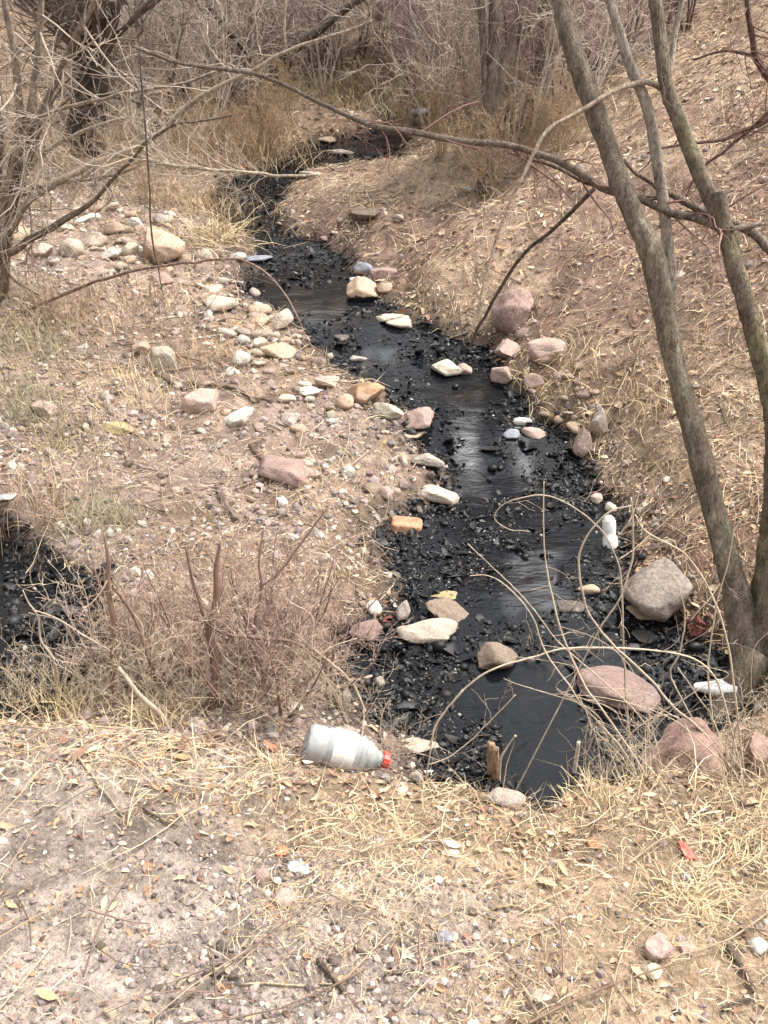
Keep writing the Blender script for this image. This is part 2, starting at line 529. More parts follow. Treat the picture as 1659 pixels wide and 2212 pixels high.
def water_mat():
    m, nt, N, L, P = new_mat('oily_water')
    tc = N.new('ShaderNodeTexCoord')
    mp = N.new('ShaderNodeMapping'); mp.inputs['Scale'].default_value = (1.0, 2.2, 1.0)
    L.new(tc.outputs['Object'], mp.inputs['Vector'])
    n1 = n_noise(N, L, 4.0, 3, 0.55, mp.outputs[0], 0.4)
    n2 = n_noise(N, L, 22, 3, 0.5, mp.outputs[0], 0.3)
    n3 = n_noise(N, L, 7, 5, 0.7, tc.outputs['Object'])
    P.inputs['Base Color'].default_value = (0.006, 0.007, 0.009, 1)
    r = n_ramp(N, L, n3.outputs['Fac'], [(0.4, g(0.02)), (0.7, g(0.07))])
    L.new(r.outputs[0], P.inputs['Roughness'])
    P.inputs['IOR'].default_value = 1.8
    at = N.new('ShaderNodeAttribute'); at.attribute_name = 'Col'      # painted mask: stronger specular where bright sky-reflection streaks should show
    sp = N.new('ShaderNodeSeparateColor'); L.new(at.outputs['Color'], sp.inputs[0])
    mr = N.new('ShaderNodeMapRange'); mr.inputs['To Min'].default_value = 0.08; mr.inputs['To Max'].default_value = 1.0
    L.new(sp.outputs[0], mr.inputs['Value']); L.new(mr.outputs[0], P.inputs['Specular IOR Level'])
    ad = N.new('ShaderNodeMath'); ad.operation = 'MULTIPLY_ADD'; ad.inputs[1].default_value = 0.18
    L.new(n2.outputs['Fac'], ad.inputs[0]); L.new(n1.outputs['Fac'], ad.inputs[2])
    b = N.new('ShaderNodeBump'); b.inputs['Strength'].default_value = 0.5; b.inputs['Distance'].default_value = 0.02
    L.new(ad.outputs[0], b.inputs['Height']); L.new(b.outputs[0], P.inputs['Normal'])
    return m
M_water = water_mat()

def simple(name, col, rough=0.5, spec=0.5, trans=0.0, bump=0.0, bscale=60, ior=1.45):
    m, nt, N, L, P = new_mat(name)
    P.inputs['Roughness'].default_value = rough
    P.inputs['Specular IOR Level'].default_value = spec
    P.inputs['Transmission Weight'].default_value = trans
    P.inputs['IOR'].default_value = ior
    tc = N.new('ShaderNodeTexCoord')
    n = n_noise(N, L, bscale, 4, 0.6, tc.outputs['Object'])
    r = n_ramp(N, L, n.outputs['Fac'], [(0.3, tuple(x * 0.8 for x in col)), (0.7, tuple(min(1, x * 1.12) for x in col))])
    L.new(r.outputs[0], P.inputs['Base Color'])
    if bump:
        b = N.new('ShaderNodeBump'); b.inputs['Strength'].default_value = bump; b.inputs['Distance'].default_value = 0.004
        L.new(n.outputs['Fac'], b.inputs['Height']); L.new(b.outputs[0], P.inputs['Normal'])
    return m

# ------------------------------------------------------------------ the setting: ground, creek, pool
def lerp3(a, b, t): return np.asarray(a)[None] * (1 - t[:, None]) + np.asarray(b)[None] * t[:, None]

def ground_colour(x, y):
    d = sd_creek(x, y)
    n1 = fbm2(x * 1.3, y * 1.3, 4, 61); n2 = fbm2(x * 6, y * 6, 4, 65); n3 = fbm2(x * 25, y * 25, 3, 69)
    xc = np.interp(y, CEN_Y, CEN_X)
    side = sm((x - xc) / 0.5 + 0.5)
    left = lerp3((0.30, 0.225, 0.19), (0.28, 0.20, 0.145), sm(n1 * 0.9 + 0.4))
    right = lerp3((0.34, 0.248, 0.178), (0.25, 0.168, 0.13), sm(n1 * 0.8 + 0.45))
    c = left * (1 - side[:, None]) + right * side[:, None]
    nr = sm((5.2 - y) / 1.6) * side * sm(n1 + .7)
    c = c * (1 - nr[:, None]) + np.array([.22, .14, .105]) * nr[:, None]
    far = sm((y - 9) / 4)
    c = c * (1 - far[:, None]) + lerp3((0.25, 0.175, 0.12), (0.19, 0.135, 0.10), sm(n1 + 0.5)) * far[:, None]
    t = path_t(x, y)
    gp = sm((0.05 - x + 0.35 * n1 - 0.5 * sm((y - 1.45) / 0.3)) / 0.5 + 0.4)
    p = lerp3((0.30, 0.22, 0.15), (0.305, 0.25, 0.215), gp)
    c = p * (1 - t[:, None]) + c * t[:, None]
    c = c * (1 + 0.26 * n2 + 0.20 * n3)[:, None]
    tar = sm((0.035 + 0.05 * n2 - d) / 0.05)
    damp = sm((0.26 + 0.16 * n2 - d) / 0.22)
    d2 = raster(SD2, x, y)
    tar = np.maximum(tar, sm((0.11 + 0.08 * n2 - d2) / 0.10)) * sm(t * 3)
    damp = np.maximum(damp, sm((0.2 - d2) / 0.2)) * t
    c = c * (1 - 0.62 * damp[:, None])
    c = c * (1 - tar[:, None]) + np.array([0.010, 0.010, 0.011]) * tar[:, None]
    return np.clip(c, 0.004, 0.8)

def build_ground():
    ys = [-8, -5, -3, -1.5, -0.6, 0.0, 0.4, 0.7, 0.9]
    y = 1.0
    while y < 21: ys.append(y); y += max(0.0095, 0.007 * y)
    while y < 110: ys.append(y); y *= 1.06
    ys = np.array(ys)
    u = np.linspace(-1, 1, 340)
    ext = np.array([1.06, 1.15, 1.3, 1.5, 1.8, 2.3, 3.0, 4.0, 6.0, 9.0])
    rows = []
    for yy in ys:
        W = 0.47 * max(yy, 0.8) + 0.45
        e = np.minimum(W * ext, np.maximum(W, 0) + (70 - W) * (ext / 9.0) ** 2.2)
        rows.append(np.concatenate([-e[::-1], u * W, e]))
    X = np.array(rows); Y = np.repeat(ys[:, None], X.shape[1], 1)
    x, y = X.ravel(), Y.ravel()
    z = height(x, y)
    nr, nc = X.shape
    i = np.arange(nr - 1)[:, None] * nc; k = np.arange(nc - 1)[None]
    q = np.stack([i + k, i + k + 1, i + nc + k + 1, i + nc + k], -1).reshape(-1, 4)
    b = Buf(); b.add(np.stack([x, y, z], -1), None, q, ground_colour(x, y))
    o = b.build('ground', M_soil)
    tag(o, 'dry stony gully floor and banks of tan soil beside the black creek', None, None, 'structure')
build_ground()

def build_water():
    b = Buf()
    ys = np.arange(1.9, 15.2, 0.05)
    nc = 60
    X = np.array([np.interp(yy, CEN_Y, CEN_X) + np.linspace(-1.5, 1.5, nc) for yy in ys])
    Y = np.repeat(ys[:, None], nc, 1)
    Z = zc(Y) + 0.004 * fbm2(X * 6, Y * 6, 2, 77)
    keep = raster(SD1, X, Y) < 0.12
    i = np.arange(len(ys) - 1)[:, None] * nc; k = np.arange(nc - 1)[None]
    q = np.stack([i + k, i + k + 1, i + nc + k + 1, i + nc + k], -1).reshape(-1, 4)
    kk = keep.ravel()
    q = q[kk[q].all(1)]
    px_, py_, _ = to_px(np.stack([X, Y, Z], -1))
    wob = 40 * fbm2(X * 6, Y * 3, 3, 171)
    sky_streak = np.zeros_like(X)  # sky-reflection streaks painted in as boxes of raised specular
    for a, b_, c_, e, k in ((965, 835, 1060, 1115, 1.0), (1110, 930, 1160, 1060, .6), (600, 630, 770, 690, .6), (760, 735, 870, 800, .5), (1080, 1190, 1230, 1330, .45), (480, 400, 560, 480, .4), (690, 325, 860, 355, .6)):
        sky_streak = np.maximum(sky_streak, k * sm((px_ + wob * .5 - a) / 22) * sm((c_ - px_ - wob * .5) / 22) * sm((py_ + wob - b_) / 22) * sm((e - py_ - wob) / 22))
    sky_streak = sky_streak * (.75 + .4 * fbm2(X * 14, Y * 5, 2, 177))
    b.add(np.stack([X, Y, Z], -1).reshape(-1, 3), None, q, np.repeat(np.clip(sky_streak, 0, 1).reshape(-1, 1), 3, 1))
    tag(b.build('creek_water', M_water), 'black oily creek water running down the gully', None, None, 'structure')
    b = Buf()
    gx, gy = np.meshgrid(np.linspace(POOL[:, 0].min() - .1, POOL[:, 0].max() + .1, 40), np.linspace(POOL[:, 1].min() - .1, POOL[:, 1].max() + .1, 40))
    i = np.arange(39)[:, None] * 40; k = np.arange(39)[None]
    q = np.stack([i + k, i + k + 1, i + 41 + k, i + 40 + k], -1).reshape(-1, 4)
    kk = (raster(SD2, gx, gy) < 0.10).ravel()
    q = q[kk[q].all(1)]
    b.add(np.stack([gx, gy, np.full_like(gx, POOL_Z - 0.012)], -1).reshape(-1, 3), None, q, (.1, .1, .1))
    tag(b.build('pool_water', M_water), 'black sludge pool behind the twiggy thicket', None, None, 'structure')
build_water()

# ------------------------------------------------------------------ loose ground cover (nobody could count it)
def sample(n, y0, y1, a, rng, margin=0.10):
    u = rng.random(n)
    if abs(a - 1) < 1e-6: y = y0 * (y1 / y0) ** u
    else: y = (y0 ** (1 - a) + u * (y1 ** (1 - a) - y0 ** (1 - a))) ** (1 / (1 - a))
    x = rng.uniform(-1, 1, n) * ((0.395 + margin) * y * 1.02 + 0.28)
    return x, y

def zones(x, y):
    d = sd_creek(x, y); t = path_t(x, y)
    xc = np.interp(y, CEN_Y, CEN_X)
    right = sm((x - xc) / 0.4 + 0.5)
    d2 = raster(SD2, x, y)
    return d, t, right, d2

def jitter_ico(seed, amt=0.28, flat=0.7):
    r = np.random.default_rng(seed)
    v, f = ICO[1]
    v = v * (1 + r.uniform(-amt, amt, (len(v), 1)))
    return v * np.array([1, 0.8, flat]), f
PEB = [jitter_ico(s, 0.26, f) for s, f in ((1, .75), (2, .5), (3, .65), (4, .4), (5, .85), (6, .55))]

def pick_cols(pal, n, rng, var=0.18):
    pal = np.asarray(pal)
    c = pal[rng.integers(0, len(pal), n)]
    return np.clip(c * (1 + rng.normal(0, var, (n, 1))), 0.01, 0.85)

def build_gravel():
    rng = np.random.default_rng(11)
    x, y = sample(82000, 1.05, 14.5, 1.15, rng)
    d, t, right, d2 = zones(x, y)
    n1 = fbm2(x * 1.6, y * 1.6, 3, 101)
    pl = (0.80 + 0.55 * n1) * t * (1 - right) * (1 - 0.6 * sm((y - 8) / 4))
    pr = (0.12 + 0.12 * n1) * t * right + 0.5 * t * right * sm((0.35 - d) / 0.3)
    gp = sm((0.1 - x + 0.4 * n1 - 0.9 * sm((y - 1.5) / 0.3)) / 0.5 + 0.4)
    pp = (1 - t) * (0.13 + 0.42 * gp * sm(0.6 + n1))
    p = np.where(d < 0.01, 0, np.where(d2 < 0.16, 0, pl + pr + pp))
    m = rng.random(len(x)) < p
    x, y, d = x[m], y[m], d[m]
    n = len(x)
    s = np.exp(rng.normal(math.log(0.0054), 0.62, n)) * (0.72 + 0.17 * y)
    s = np.clip(s, 0.0025, 0.034)
    s = np.where(y < lip(x), np.minimum(s * 0.72, 0.0105), s)
    pos = np.stack([x, y, height(x, y) + s * 0.22], -1)
    rot = align(normals(x, y)) @ rand_rot(n, rng, 0.6)
    scl = s[:, None] * rng.uniform(0.75, 1.25, (n, 3))
    c = pick_cols([(.41, .335, .285), (.33, .255, .235), (.49, .42, .36), (.29, .235, .22), (.22, .18, .165), (.38, .29, .24), (.55, .49, .43), (.17, .15, .14), (.35, .265, .25), (.27, .21, .20)], n, rng)
    c = c * np.where(y < lip(x), 0.82, 1.0)[:, None]
    wet = sm((0.24 - d) / 0.2)[:, None]
    c = c * (1 - 0.8 * wet * (rng.random((n, 1)) < 0.75))
    b = Buf(); scatter(b, PEB, pos, rot, scl, c, rng)
    tag(b.build('gravel', M_gravel, None, False), 'loose grey and pink gravel covering the bank and the path', None, None, 'stuff')
build_gravel()

def leaf_base(seed):
    r = np.random.default_rng(seed)
    k = 4
    ys = np.array([-1, -.35, .4, 1.])
    w = np.array([0.06, 0.42, 0.44, 0.03]) * r.uniform(0.7, 1.2)
    curl, bend = r.uniform(0.1, 0.5), r.uniform(-0.35, 0.35)
    V, T = [], []
    for i in range(k):
        zz = bend * ys[i] ** 2 + r.normal(0, 0.04)
        V += [(-w[i], ys[i], zz + curl * w[i] * 1.2), (0, ys[i], zz), (w[i], ys[i], zz + curl * w[i] * r.uniform(0.3, 1.6))]
    for i in range(k - 1):
        a = i * 3
        T += [(a, a + 1, a + 4), (a, a + 4, a + 3), (a + 1, a + 2, a + 5), (a + 1, a + 5, a + 4)]
    return np.array(V), np.array(T)
LEAVES = [leaf_base(s) for s in range(6)]

TAR_BOXES = [(840, 1090, 1060, 1290), (820, 1380, 1010, 1570), (940, 1560, 1080, 1720), (1370, 1335, 1600, 1570), (880, 700, 1060, 790),
             (560, 515, 760, 600), (1130, 960, 1290, 1080), (700, 690, 780, 760), (1050, 850, 1140, 930), (470, 380, 620, 500), (740, 1390, 860, 1470)]
CLEAR_BOXES = [(985, 835, 1060, 1100), (1080, 1440, 1250, 1720), (620, 625, 760, 690), (760, 735, 870, 800), (1090, 1180, 1240, 1330), (1000, 1460, 1260, 1560)]

def build_tar():
    rng = np.random.default_rng(12)
    x, y = sample(195000, 2.2, 14.5, 1.3, rng, -0.03)
    d, t, right, d2 = zones(x, y)
    n1 = fbm2(x * 3.5, y * 3.5, 3, 111)
    pxx, pyy, _ = to_px(np.stack([x, y, zc(y)], -1))
    pxx = pxx + 34 * fbm2(x * 9, y * 9, 3, 141); pyy = pyy + 34 * fbm2(x * 9, y * 9, 3, 147)
    inb = np.zeros(len(x)); clr = np.zeros(len(x))
    for a, b_, c_, e in TAR_BOXES: inb = np.maximum(inb, (pxx > a) & (pxx < c_) & (pyy > b_) & (pyy < e))
    for a, b_, c_, e in CLEAR_BOXES: clr = np.maximum(clr, (pxx > a) & (pxx < c_) & (pyy > b_) & (pyy < e))
    p = np.where(d < 0.07, 0.42 + 0.6 * n1 + 0.6 * inb + 0.6 * sm((d + 0.13) / 0.12) - 1.1 * clr * sm((-d - 0.05) / 0.1), 0)
    p = np.where(d2 < 0.12, 0.95, p)
    m = (rng.random(len(x)) < p) & (t > 0.6)
    x, y, d, d2 = x[m], y[m], d[m], d2[m]
    n = len(x)
    s = np.clip(np.exp(rng.normal(math.log(0.0048), 0.68, n)) * (0.7 + 0.09 * y), 0.0025, 0.045)
    zw = np.where(d2 < 0.12, height(x, y), zc(y))
    pos = np.stack([x, y, np.maximum(zw + s * rng.uniform(-0.75, 0.35, n), height(x, y) + s * 0.2)], -1)
    rot = rand_rot(n, rng, 0.7)
    scl = s[:, None] * rng.uniform(0.7, 1.3, (n, 3))
    c = pick_cols([(.010, .010, .012), (.016, .016, .018), (.007, .007, .009), (.03, .03, .032), (.014, .013, .013)], n, rng, 0.3)
    pale = (rng.random(n) < 0.10) & (s < 0.013)  # some small pebbles coloured pale to stand in for wet glints
    c[pale] = pick_cols([(.22, .2, .18), (.13, .12, .11), (.3, .28, .25)], int(pale.sum()), rng)
    b = Buf(); lf = rng.random(n) < 0.46
    scatter(b, PEB, pos[~lf], rot[~lf], scl[~lf], c[~lf], rng)
    rl = rand_rot(int(lf.sum()), rng, 1.1)
    pl = pos[lf]; pl[:, 2] = np.maximum(pl[:, 2], np.where(d2[lf] < .12, height(x[lf], y[lf]), zc(y[lf])) + .002)
    scatter(b, LEAVES, pl, rl, scl[lf] * 1.5, c[lf], rng)
    tag(b.build('tarred_gravel', M_tar, None, True), 'oil blackened pebbles and sodden leaves choking the creek bed and the sludge pool', None, None, 'stuff')
build_tar()

def build_leaves():
    rng = np.random.default_rng(13)
    x, y = sample(90000, 1.1, 20, 1.0, rng)
    d, t, right, d2 = zones(x, y)
    n1 = fbm2(x * 1.1, y * 1.1, 3, 121)
    lipd = np.abs(y - lip(x))
    p = t * right * (0.65 + 1.0 * n1) + t * (1 - right) * (0.16 + 0.3 * n1) + 0.6 * t * sm((y - 9) / 4)
    p = p + (1 - t) * 0.35 * sm((0.32 - lipd) / 0.3) + (1 - t) * 0.06
    p = p + 0.45 * t * (1 - right) * sm((0.7 - lipd) / 0.5)
    p = np.where((d < 0.04) | (d2 < 0.06), 0.0, p)
    m = rng.random(len(x)) < p
    x, y = x[m], y[m]
    n = len(x)
    s = np.exp(rng.normal(math.log(0.0115), 0.35, n)) * (0.75 + 0.085 * y) * np.where(y < 2.2, 0.85, 1)
    pos = np.stack([x, y, height(x, y) + s * rng.uniform(0.05, 0.55, n)], -1)
    rot = align(normals(x, y)) @ rand_rot(n, rng, 0.75)
    scl = s[:, None] * rng.uniform(0.7, 1.25, (n, 3))
    c = pick_cols([(.36, .235, .14), (.42, .29, .18), (.29, .175, .11), (.22, .125, .085), (.50, .38, .25), (.38, .25, .15), (.31, .185, .13), (.56, .45, .32), (.17, .10, .07)], n, rng)
    b = Buf(); scatter(b, LEAVES, pos, rot, scl, c, rng)
    tag(b.build('leaf_litter', M_litter), 'brown dead leaf litter strewn over slope, bank and path edge', None, None, 'stuff')
build_leaves()

def blades(buf, x, y, z, L, wdt, head, rise, curl, col, rng, seg=3):
    """Thin flat blades: heading, rise angle, curl; four segments each."""
    n = len(x)
    s = np.linspace(0, 1, seg + 1)
    ang = rise[:, None] + curl[:, None] * s[None]
    st = L[:, None] / seg
    dx = np.cos(ang) * st; dz = np.sin(ang) * st
    r = np.concatenate([np.zeros((n, 1)), np.cumsum(dx[:, :-1], 1)], 1)
    h = np.concatenate([np.zeros((n, 1)), np.cumsum(dz[:, :-1], 1)], 1)
    hd = head[:, None] + rng.normal(0, 0.28, (n, 1)) * s[None] ** 2 * 2
    P = np.stack([x[:, None] + r * np.cos(hd), y[:, None] + r * np.sin(hd), z[:, None] + h], -1)
    tap = np.array([1.0, 0.95, 0.8, 0.55, 0.12]) if seg == 4 else np.array([1.0, .92, .7, .15])
    wv = np.stack([-np.sin(hd), np.cos(hd), 0.6 * np.ones_like(hd) * rng.choice([-1, 1], (n, 1))], -1) * (wdt[:, None, None] * tap[None, :, None])
    V = np.stack([P - wv, P + wv], 2).reshape(n, -1, 3)
    nv = V.shape[1]
    q = np.array([(2 * i, 2 * i + 1, 2 * i + 3, 2 * i + 2) for i in range(seg)])
    Q = (q[None] + (np.arange(n) * nv)[:, None, None]).reshape(-1, 4)
    buf.add(V.reshape(-1, 3), None, Q, np.repeat(col[:, None], nv, 1).reshape(-1, 3))

BOT = on_z(745, 1632, 0.0)
def near_bottle(x, y): return (np.abs(x - BOT[0] - .02) < 0.17) & (np.abs(y - BOT[1] + 0.04) < 0.15)

STRAW = [(.52, .41, .25), (.60, .49, .31), (.44, .33, .20), (.36, .25, .155), (.66, .57, .41), (.30, .20, .13)]

def build_straw():
    rng = np.random.default_rng(14)
    x, y = sample(125000, 1.1, 18, 1.05, rng)
    d, t, right, d2 = zones(x, y)
    n1 = fbm2(x * 1.7, y * 1.7, 3, 131)
    lipd = np.abs(y - lip(x))
    p = t * right * (0.80 + 0.35 * n1) + t * (1 - right) * (0.30 + 0.5 * n1)
    p = p + (1 - t) * ((0.25 + 0.75 * sm(n1 + 0.45)) * (0.95 * sm((x + 0.05 + 0.4 * n1) / 0.35 + 0.3) * sm((y - 1.05) / 0.6) + 0.8 * sm((0.42 - lipd) / 0.35)) + 0.06)
    p = np.where((d < 0.05) | (d2 < 0.06), 0.01, p)
    p = np.where(near_bottle(x, y), 0.06, p)
    m = rng.random(len(x)) < p
    x, y = x[m], y[m]
    n = len(x)
    L = np.clip(np.exp(rng.normal(math.log(0.047), 0.62, n)), 0.02, 0.22) * np.where(y < 1.85, .8, 1) * (0.75 + 0.085 * y)
    w = rng.uniform(0.00035, 0.0009, n) * (0.55 + 0.24 * y)
    z = height(x, y) + rng.uniform(0.001, 0.018, n)
    slope = normals(x, y)
    head = rng.uniform(0, 2 * math.pi, n)
    dz = -(slope[:, 0] * np.cos(head) + slope[:, 1] * np.sin(head)) / slope[:, 2]
    rise = np.arctan(dz) + rng.uniform(0.0, 0.35, n)
    curl = -rng.uniform(0.05, 0.6, n)
    c = pick_cols(STRAW, n, rng, 0.14)
    b = Buf(); blades(b, x, y, z, L, w, head, rise, curl, c, rng)
    # short standing stubble
    x, y = sample(20000, 1.5, 16, 1.0, rng)
    d, t, right, d2 = zones(x, y)
    n1 = fbm2(x * 1.3, y * 1.3, 3, 137)
    p = t * right * (0.35 + 0.6 * n1) + t * (1 - right) * (0.2 + 0.6 * n1) + 0.3 * sm((0.25 - np.abs(y - lip(x))) / 0.2)
    m = ~near_bottle(x, y) & (rng.random(len(x)) < p) & (d > 0.08) & (d2 > 0.1)
    x, y = x[m], y[m]; n = len(x)
    b2 = rng.uniform(0.05, 0.2, n) * (0.8 + 0.05 * y)
    blades(b, x, y, height(x, y) - 0.005, b2, rng.uniform(0.0006, 0.0014, n) * (0.75 + 0.17 * y), rng.uniform(0, 2 * math.pi, n),
           rng.uniform(0.5, 1.5, n), -rng.uniform(0.1, 1.2, n), pick_cols(STRAW, n, rng, 0.14), rng)
    tag(b.build('dry_grass', M_straw), 'pale dry straw lying on the path edge and the slopes', None, None, 'stuff')
build_straw()

def build_fallen_twigs():
    rng = np.random.default_rng(15)
    x, y = sample(5200, 1.2, 18, 0.9, rng)
    d, t, right, d2 = zones(x, y)
    m = (d > 0.05) & (d2 > 0.1) & (rng.random(len(x)) < 0.10 + 0.75 * t)
    b = Buf()
    for X, Y in zip(x[m], y[m]):
        L = rng.uniform(0.08, 0.4); a = rng.uniform(0, 2 * math.pi)
        s = np.linspace(-0.5, 0.5, 5)
        bend = rng.normal(0, 0.12)
        px = X + np.cos(a) * s * L - np.sin(a) * bend * L * s ** 2 * 2; py = Y + np.sin(a) * s * L + np.cos(a) * bend * L * s ** 2 * 2
        pz = height(px, py) + rng.uniform(0.004, 0.02) + rng.uniform(0, 0.04) * np.abs(s + 0.5)
        c = np.array([(.20, .14, .10), (.32, .24, .17), (.14, .10, .08), (.42, .33, .24), (.25, .16, .13)][rng.integers(0, 5)])
        tube(b, np.stack([px, py, pz], -1), rng.uniform(0.0012, 0.0035) * (0.8 + 0.08 * Y) * np.linspace(1, .55, 5), 4, c, cap=False)
    tag(b.build('twig_litter', M_twig), 'fine broken twigs strewn across the gully floor', None, None, 'stuff')
build_fallen_twigs()

# ------------------------------------------------------------------ rocks: each one its own object
def rock_mesh(seed, dims, sub=4, cuts=12, rough=1.0, shape='block'):
    r = np.random.default_rng(seed)
    v, f = ICO[sub]
    v = v.copy()
    lo, hi = {'block': (0.46, 0.78), 'round': (0.70, 0.92), 'slab': (0.45, 0.78), 'wedge': (0.45, 0.85), 'brick': (0.7, 0.7)}[shape]
    if shape == 'brick':
        v = np.sign(v) * np.abs(v) ** 0.34
        v /= np.abs(v).max(0)
    else:
        for k in range(cuts):
            nrm = r.normal(size=3); nrm /= np.linalg.norm(nrm)
            if shape == 'slab' and k < 2: nrm = np.array([r.normal(0, .12), r.normal(0, .12), 1 if k == 0 else -1]); nrm /= np.linalg.norm(nrm)
            if shape == 'wedge' and k < 2: nrm = np.array([[0.75, -0.25, 0.75], [-0.75, -0.35, 0.6]][k]); nrm /= np.linalg.norm(nrm)
            off = r.uniform(lo, hi)
            ex = np.maximum(v @ nrm - off, 0)
            v -= ex[:, None] * nrm[None] * 0.92
    s = r.uniform(0, 50)
    dn = v / np.linalg.norm(v, axis=1, keepdims=True)
    k = 0.7 if shape == 'round' else 0.8
    amp = (0.10 * k * noise3(v[:, 0] * 1.4 + s, v[:, 1] * 1.4, v[:, 2] * 1.4, seed)
           + 0.05 * rough * k * noise3(v[:, 0] * 3.6 + s, v[:, 1] * 3.6, v[:, 2] * 3.6, seed + 1)
           + 0.026 * rough * noise3(v[:, 0] * 8.5 + s, v[:, 1] * 8.5, v[:, 2] * 8.5, seed + 2)
           + 0.014 * rough * noise3(v[:, 0] * 19 + s, v[:, 1] * 19, v[:, 2] * 19, seed + 3))
    if shape == 'brick': amp = amp * 0.75
    v = v + dn * amp[:, None]
    v = v / (np.abs(v).max(0)) * np.asarray(dims)[None] * 0.5
    b = Buf(); b.add(v, f)
    return b.mesh('rock_mesh', smooth=True)

PAL = dict(boulder=(.245, .205, .175), tan=(.40, .305, .22), pale=(.43, .36, .295), white=(.55, .51, .46), pink=(.39, .285, .245), mauve=(.30, .21, .185), grey=(.34, .29, .255),
           brown=(.235, .18, .14), dark=(.105, .088, .076), orange=(.42, .265, .16), blue=(.26, .27, .31), red=(.31, .20, .17), brick=(.45, .245, .155),
           cream=(.45, .40, .32), peach=(.45, .325, .24), olive=(.36, .29, .16))

def place_rock(i, row):
    px, py, w, h, colr, shape, label = row[:7]
    o_ = row[7] if len(row) > 7 else {}
    flat = o_.get('flat', {'block': .75, 'round': .8, 'slab': .3, 'wedge': .9, 'brick': .45}[shape])
    depth_k = o_.get('dk', 0.8)
    embed = o_.get('embed', 0.30)
    wet = o_.get('wet', False)
    P = hit(px, py + 0.3 * h)
    for _ in range(3):
        dep = float((P - CAM) @ FWD)
        d = ray(px, py); el = -d[2] / np.linalg.norm(d)
        ca = math.sqrt(max(0.02, 1 - el * el))
        W = w * dep / FOC; Hs = h * dep / FOC
        D = Hs / math.sqrt((flat * ca) ** 2 + el * el)
        D = min(D, W * 1.5)
        Hz = max(flat * D, math.sqrt(max(0, Hs ** 2 - (D * el) ** 2)) / ca * 0.98)
        ts = np.linspace(1.0, 30, 6000)
        Q = CAM + d[None] * ts[:, None]
        gnd = height(Q[:, 0], Q[:, 1])
        if wet: gnd = np.maximum(gnd, zc(Q[:, 1]) - 0.01)
        gg = Q[:, 2] - gnd - (0.5 - embed) * Hz
        k = int(np.argmax(gg < 0)) if (gg < 0).any() else len(ts) - 1
        P = Q[k]
    if 'Y' in o_:
        P = on_y(px, py, o_['Y']); dep = float((P - CAM) @ FWD)
        W = w * dep / FOC; Hz = h * dep / FOC * 1.05; D = W * .75
    big = max(w, h)
    sub = 4 if big > 60 else 3
    me = rock_mesh(1000 + i * 7, (W, D, Hz), sub, o_.get('cuts', 12) + 3, o_.get('rough', 1.0), shape)
    mat = M_wet if wet else (M_band if i % 3 else M_rock)
    o = link('rock', me, mat)
    o.location = P
    o.rotation_euler = (math.radians(o_.get('rx', RNG.uniform(-6, 6))), math.radians(o_.get('ry', RNG.uniform(-7, 7))), math.radians(o_.get('rz', RNG.uniform(-12, 12))))
    c = np.array(PAL[colr]) * RNG.uniform(0.93, 1.07)
    o.color = (*c, 1)
    tag(o, label, 'rock')
    return o

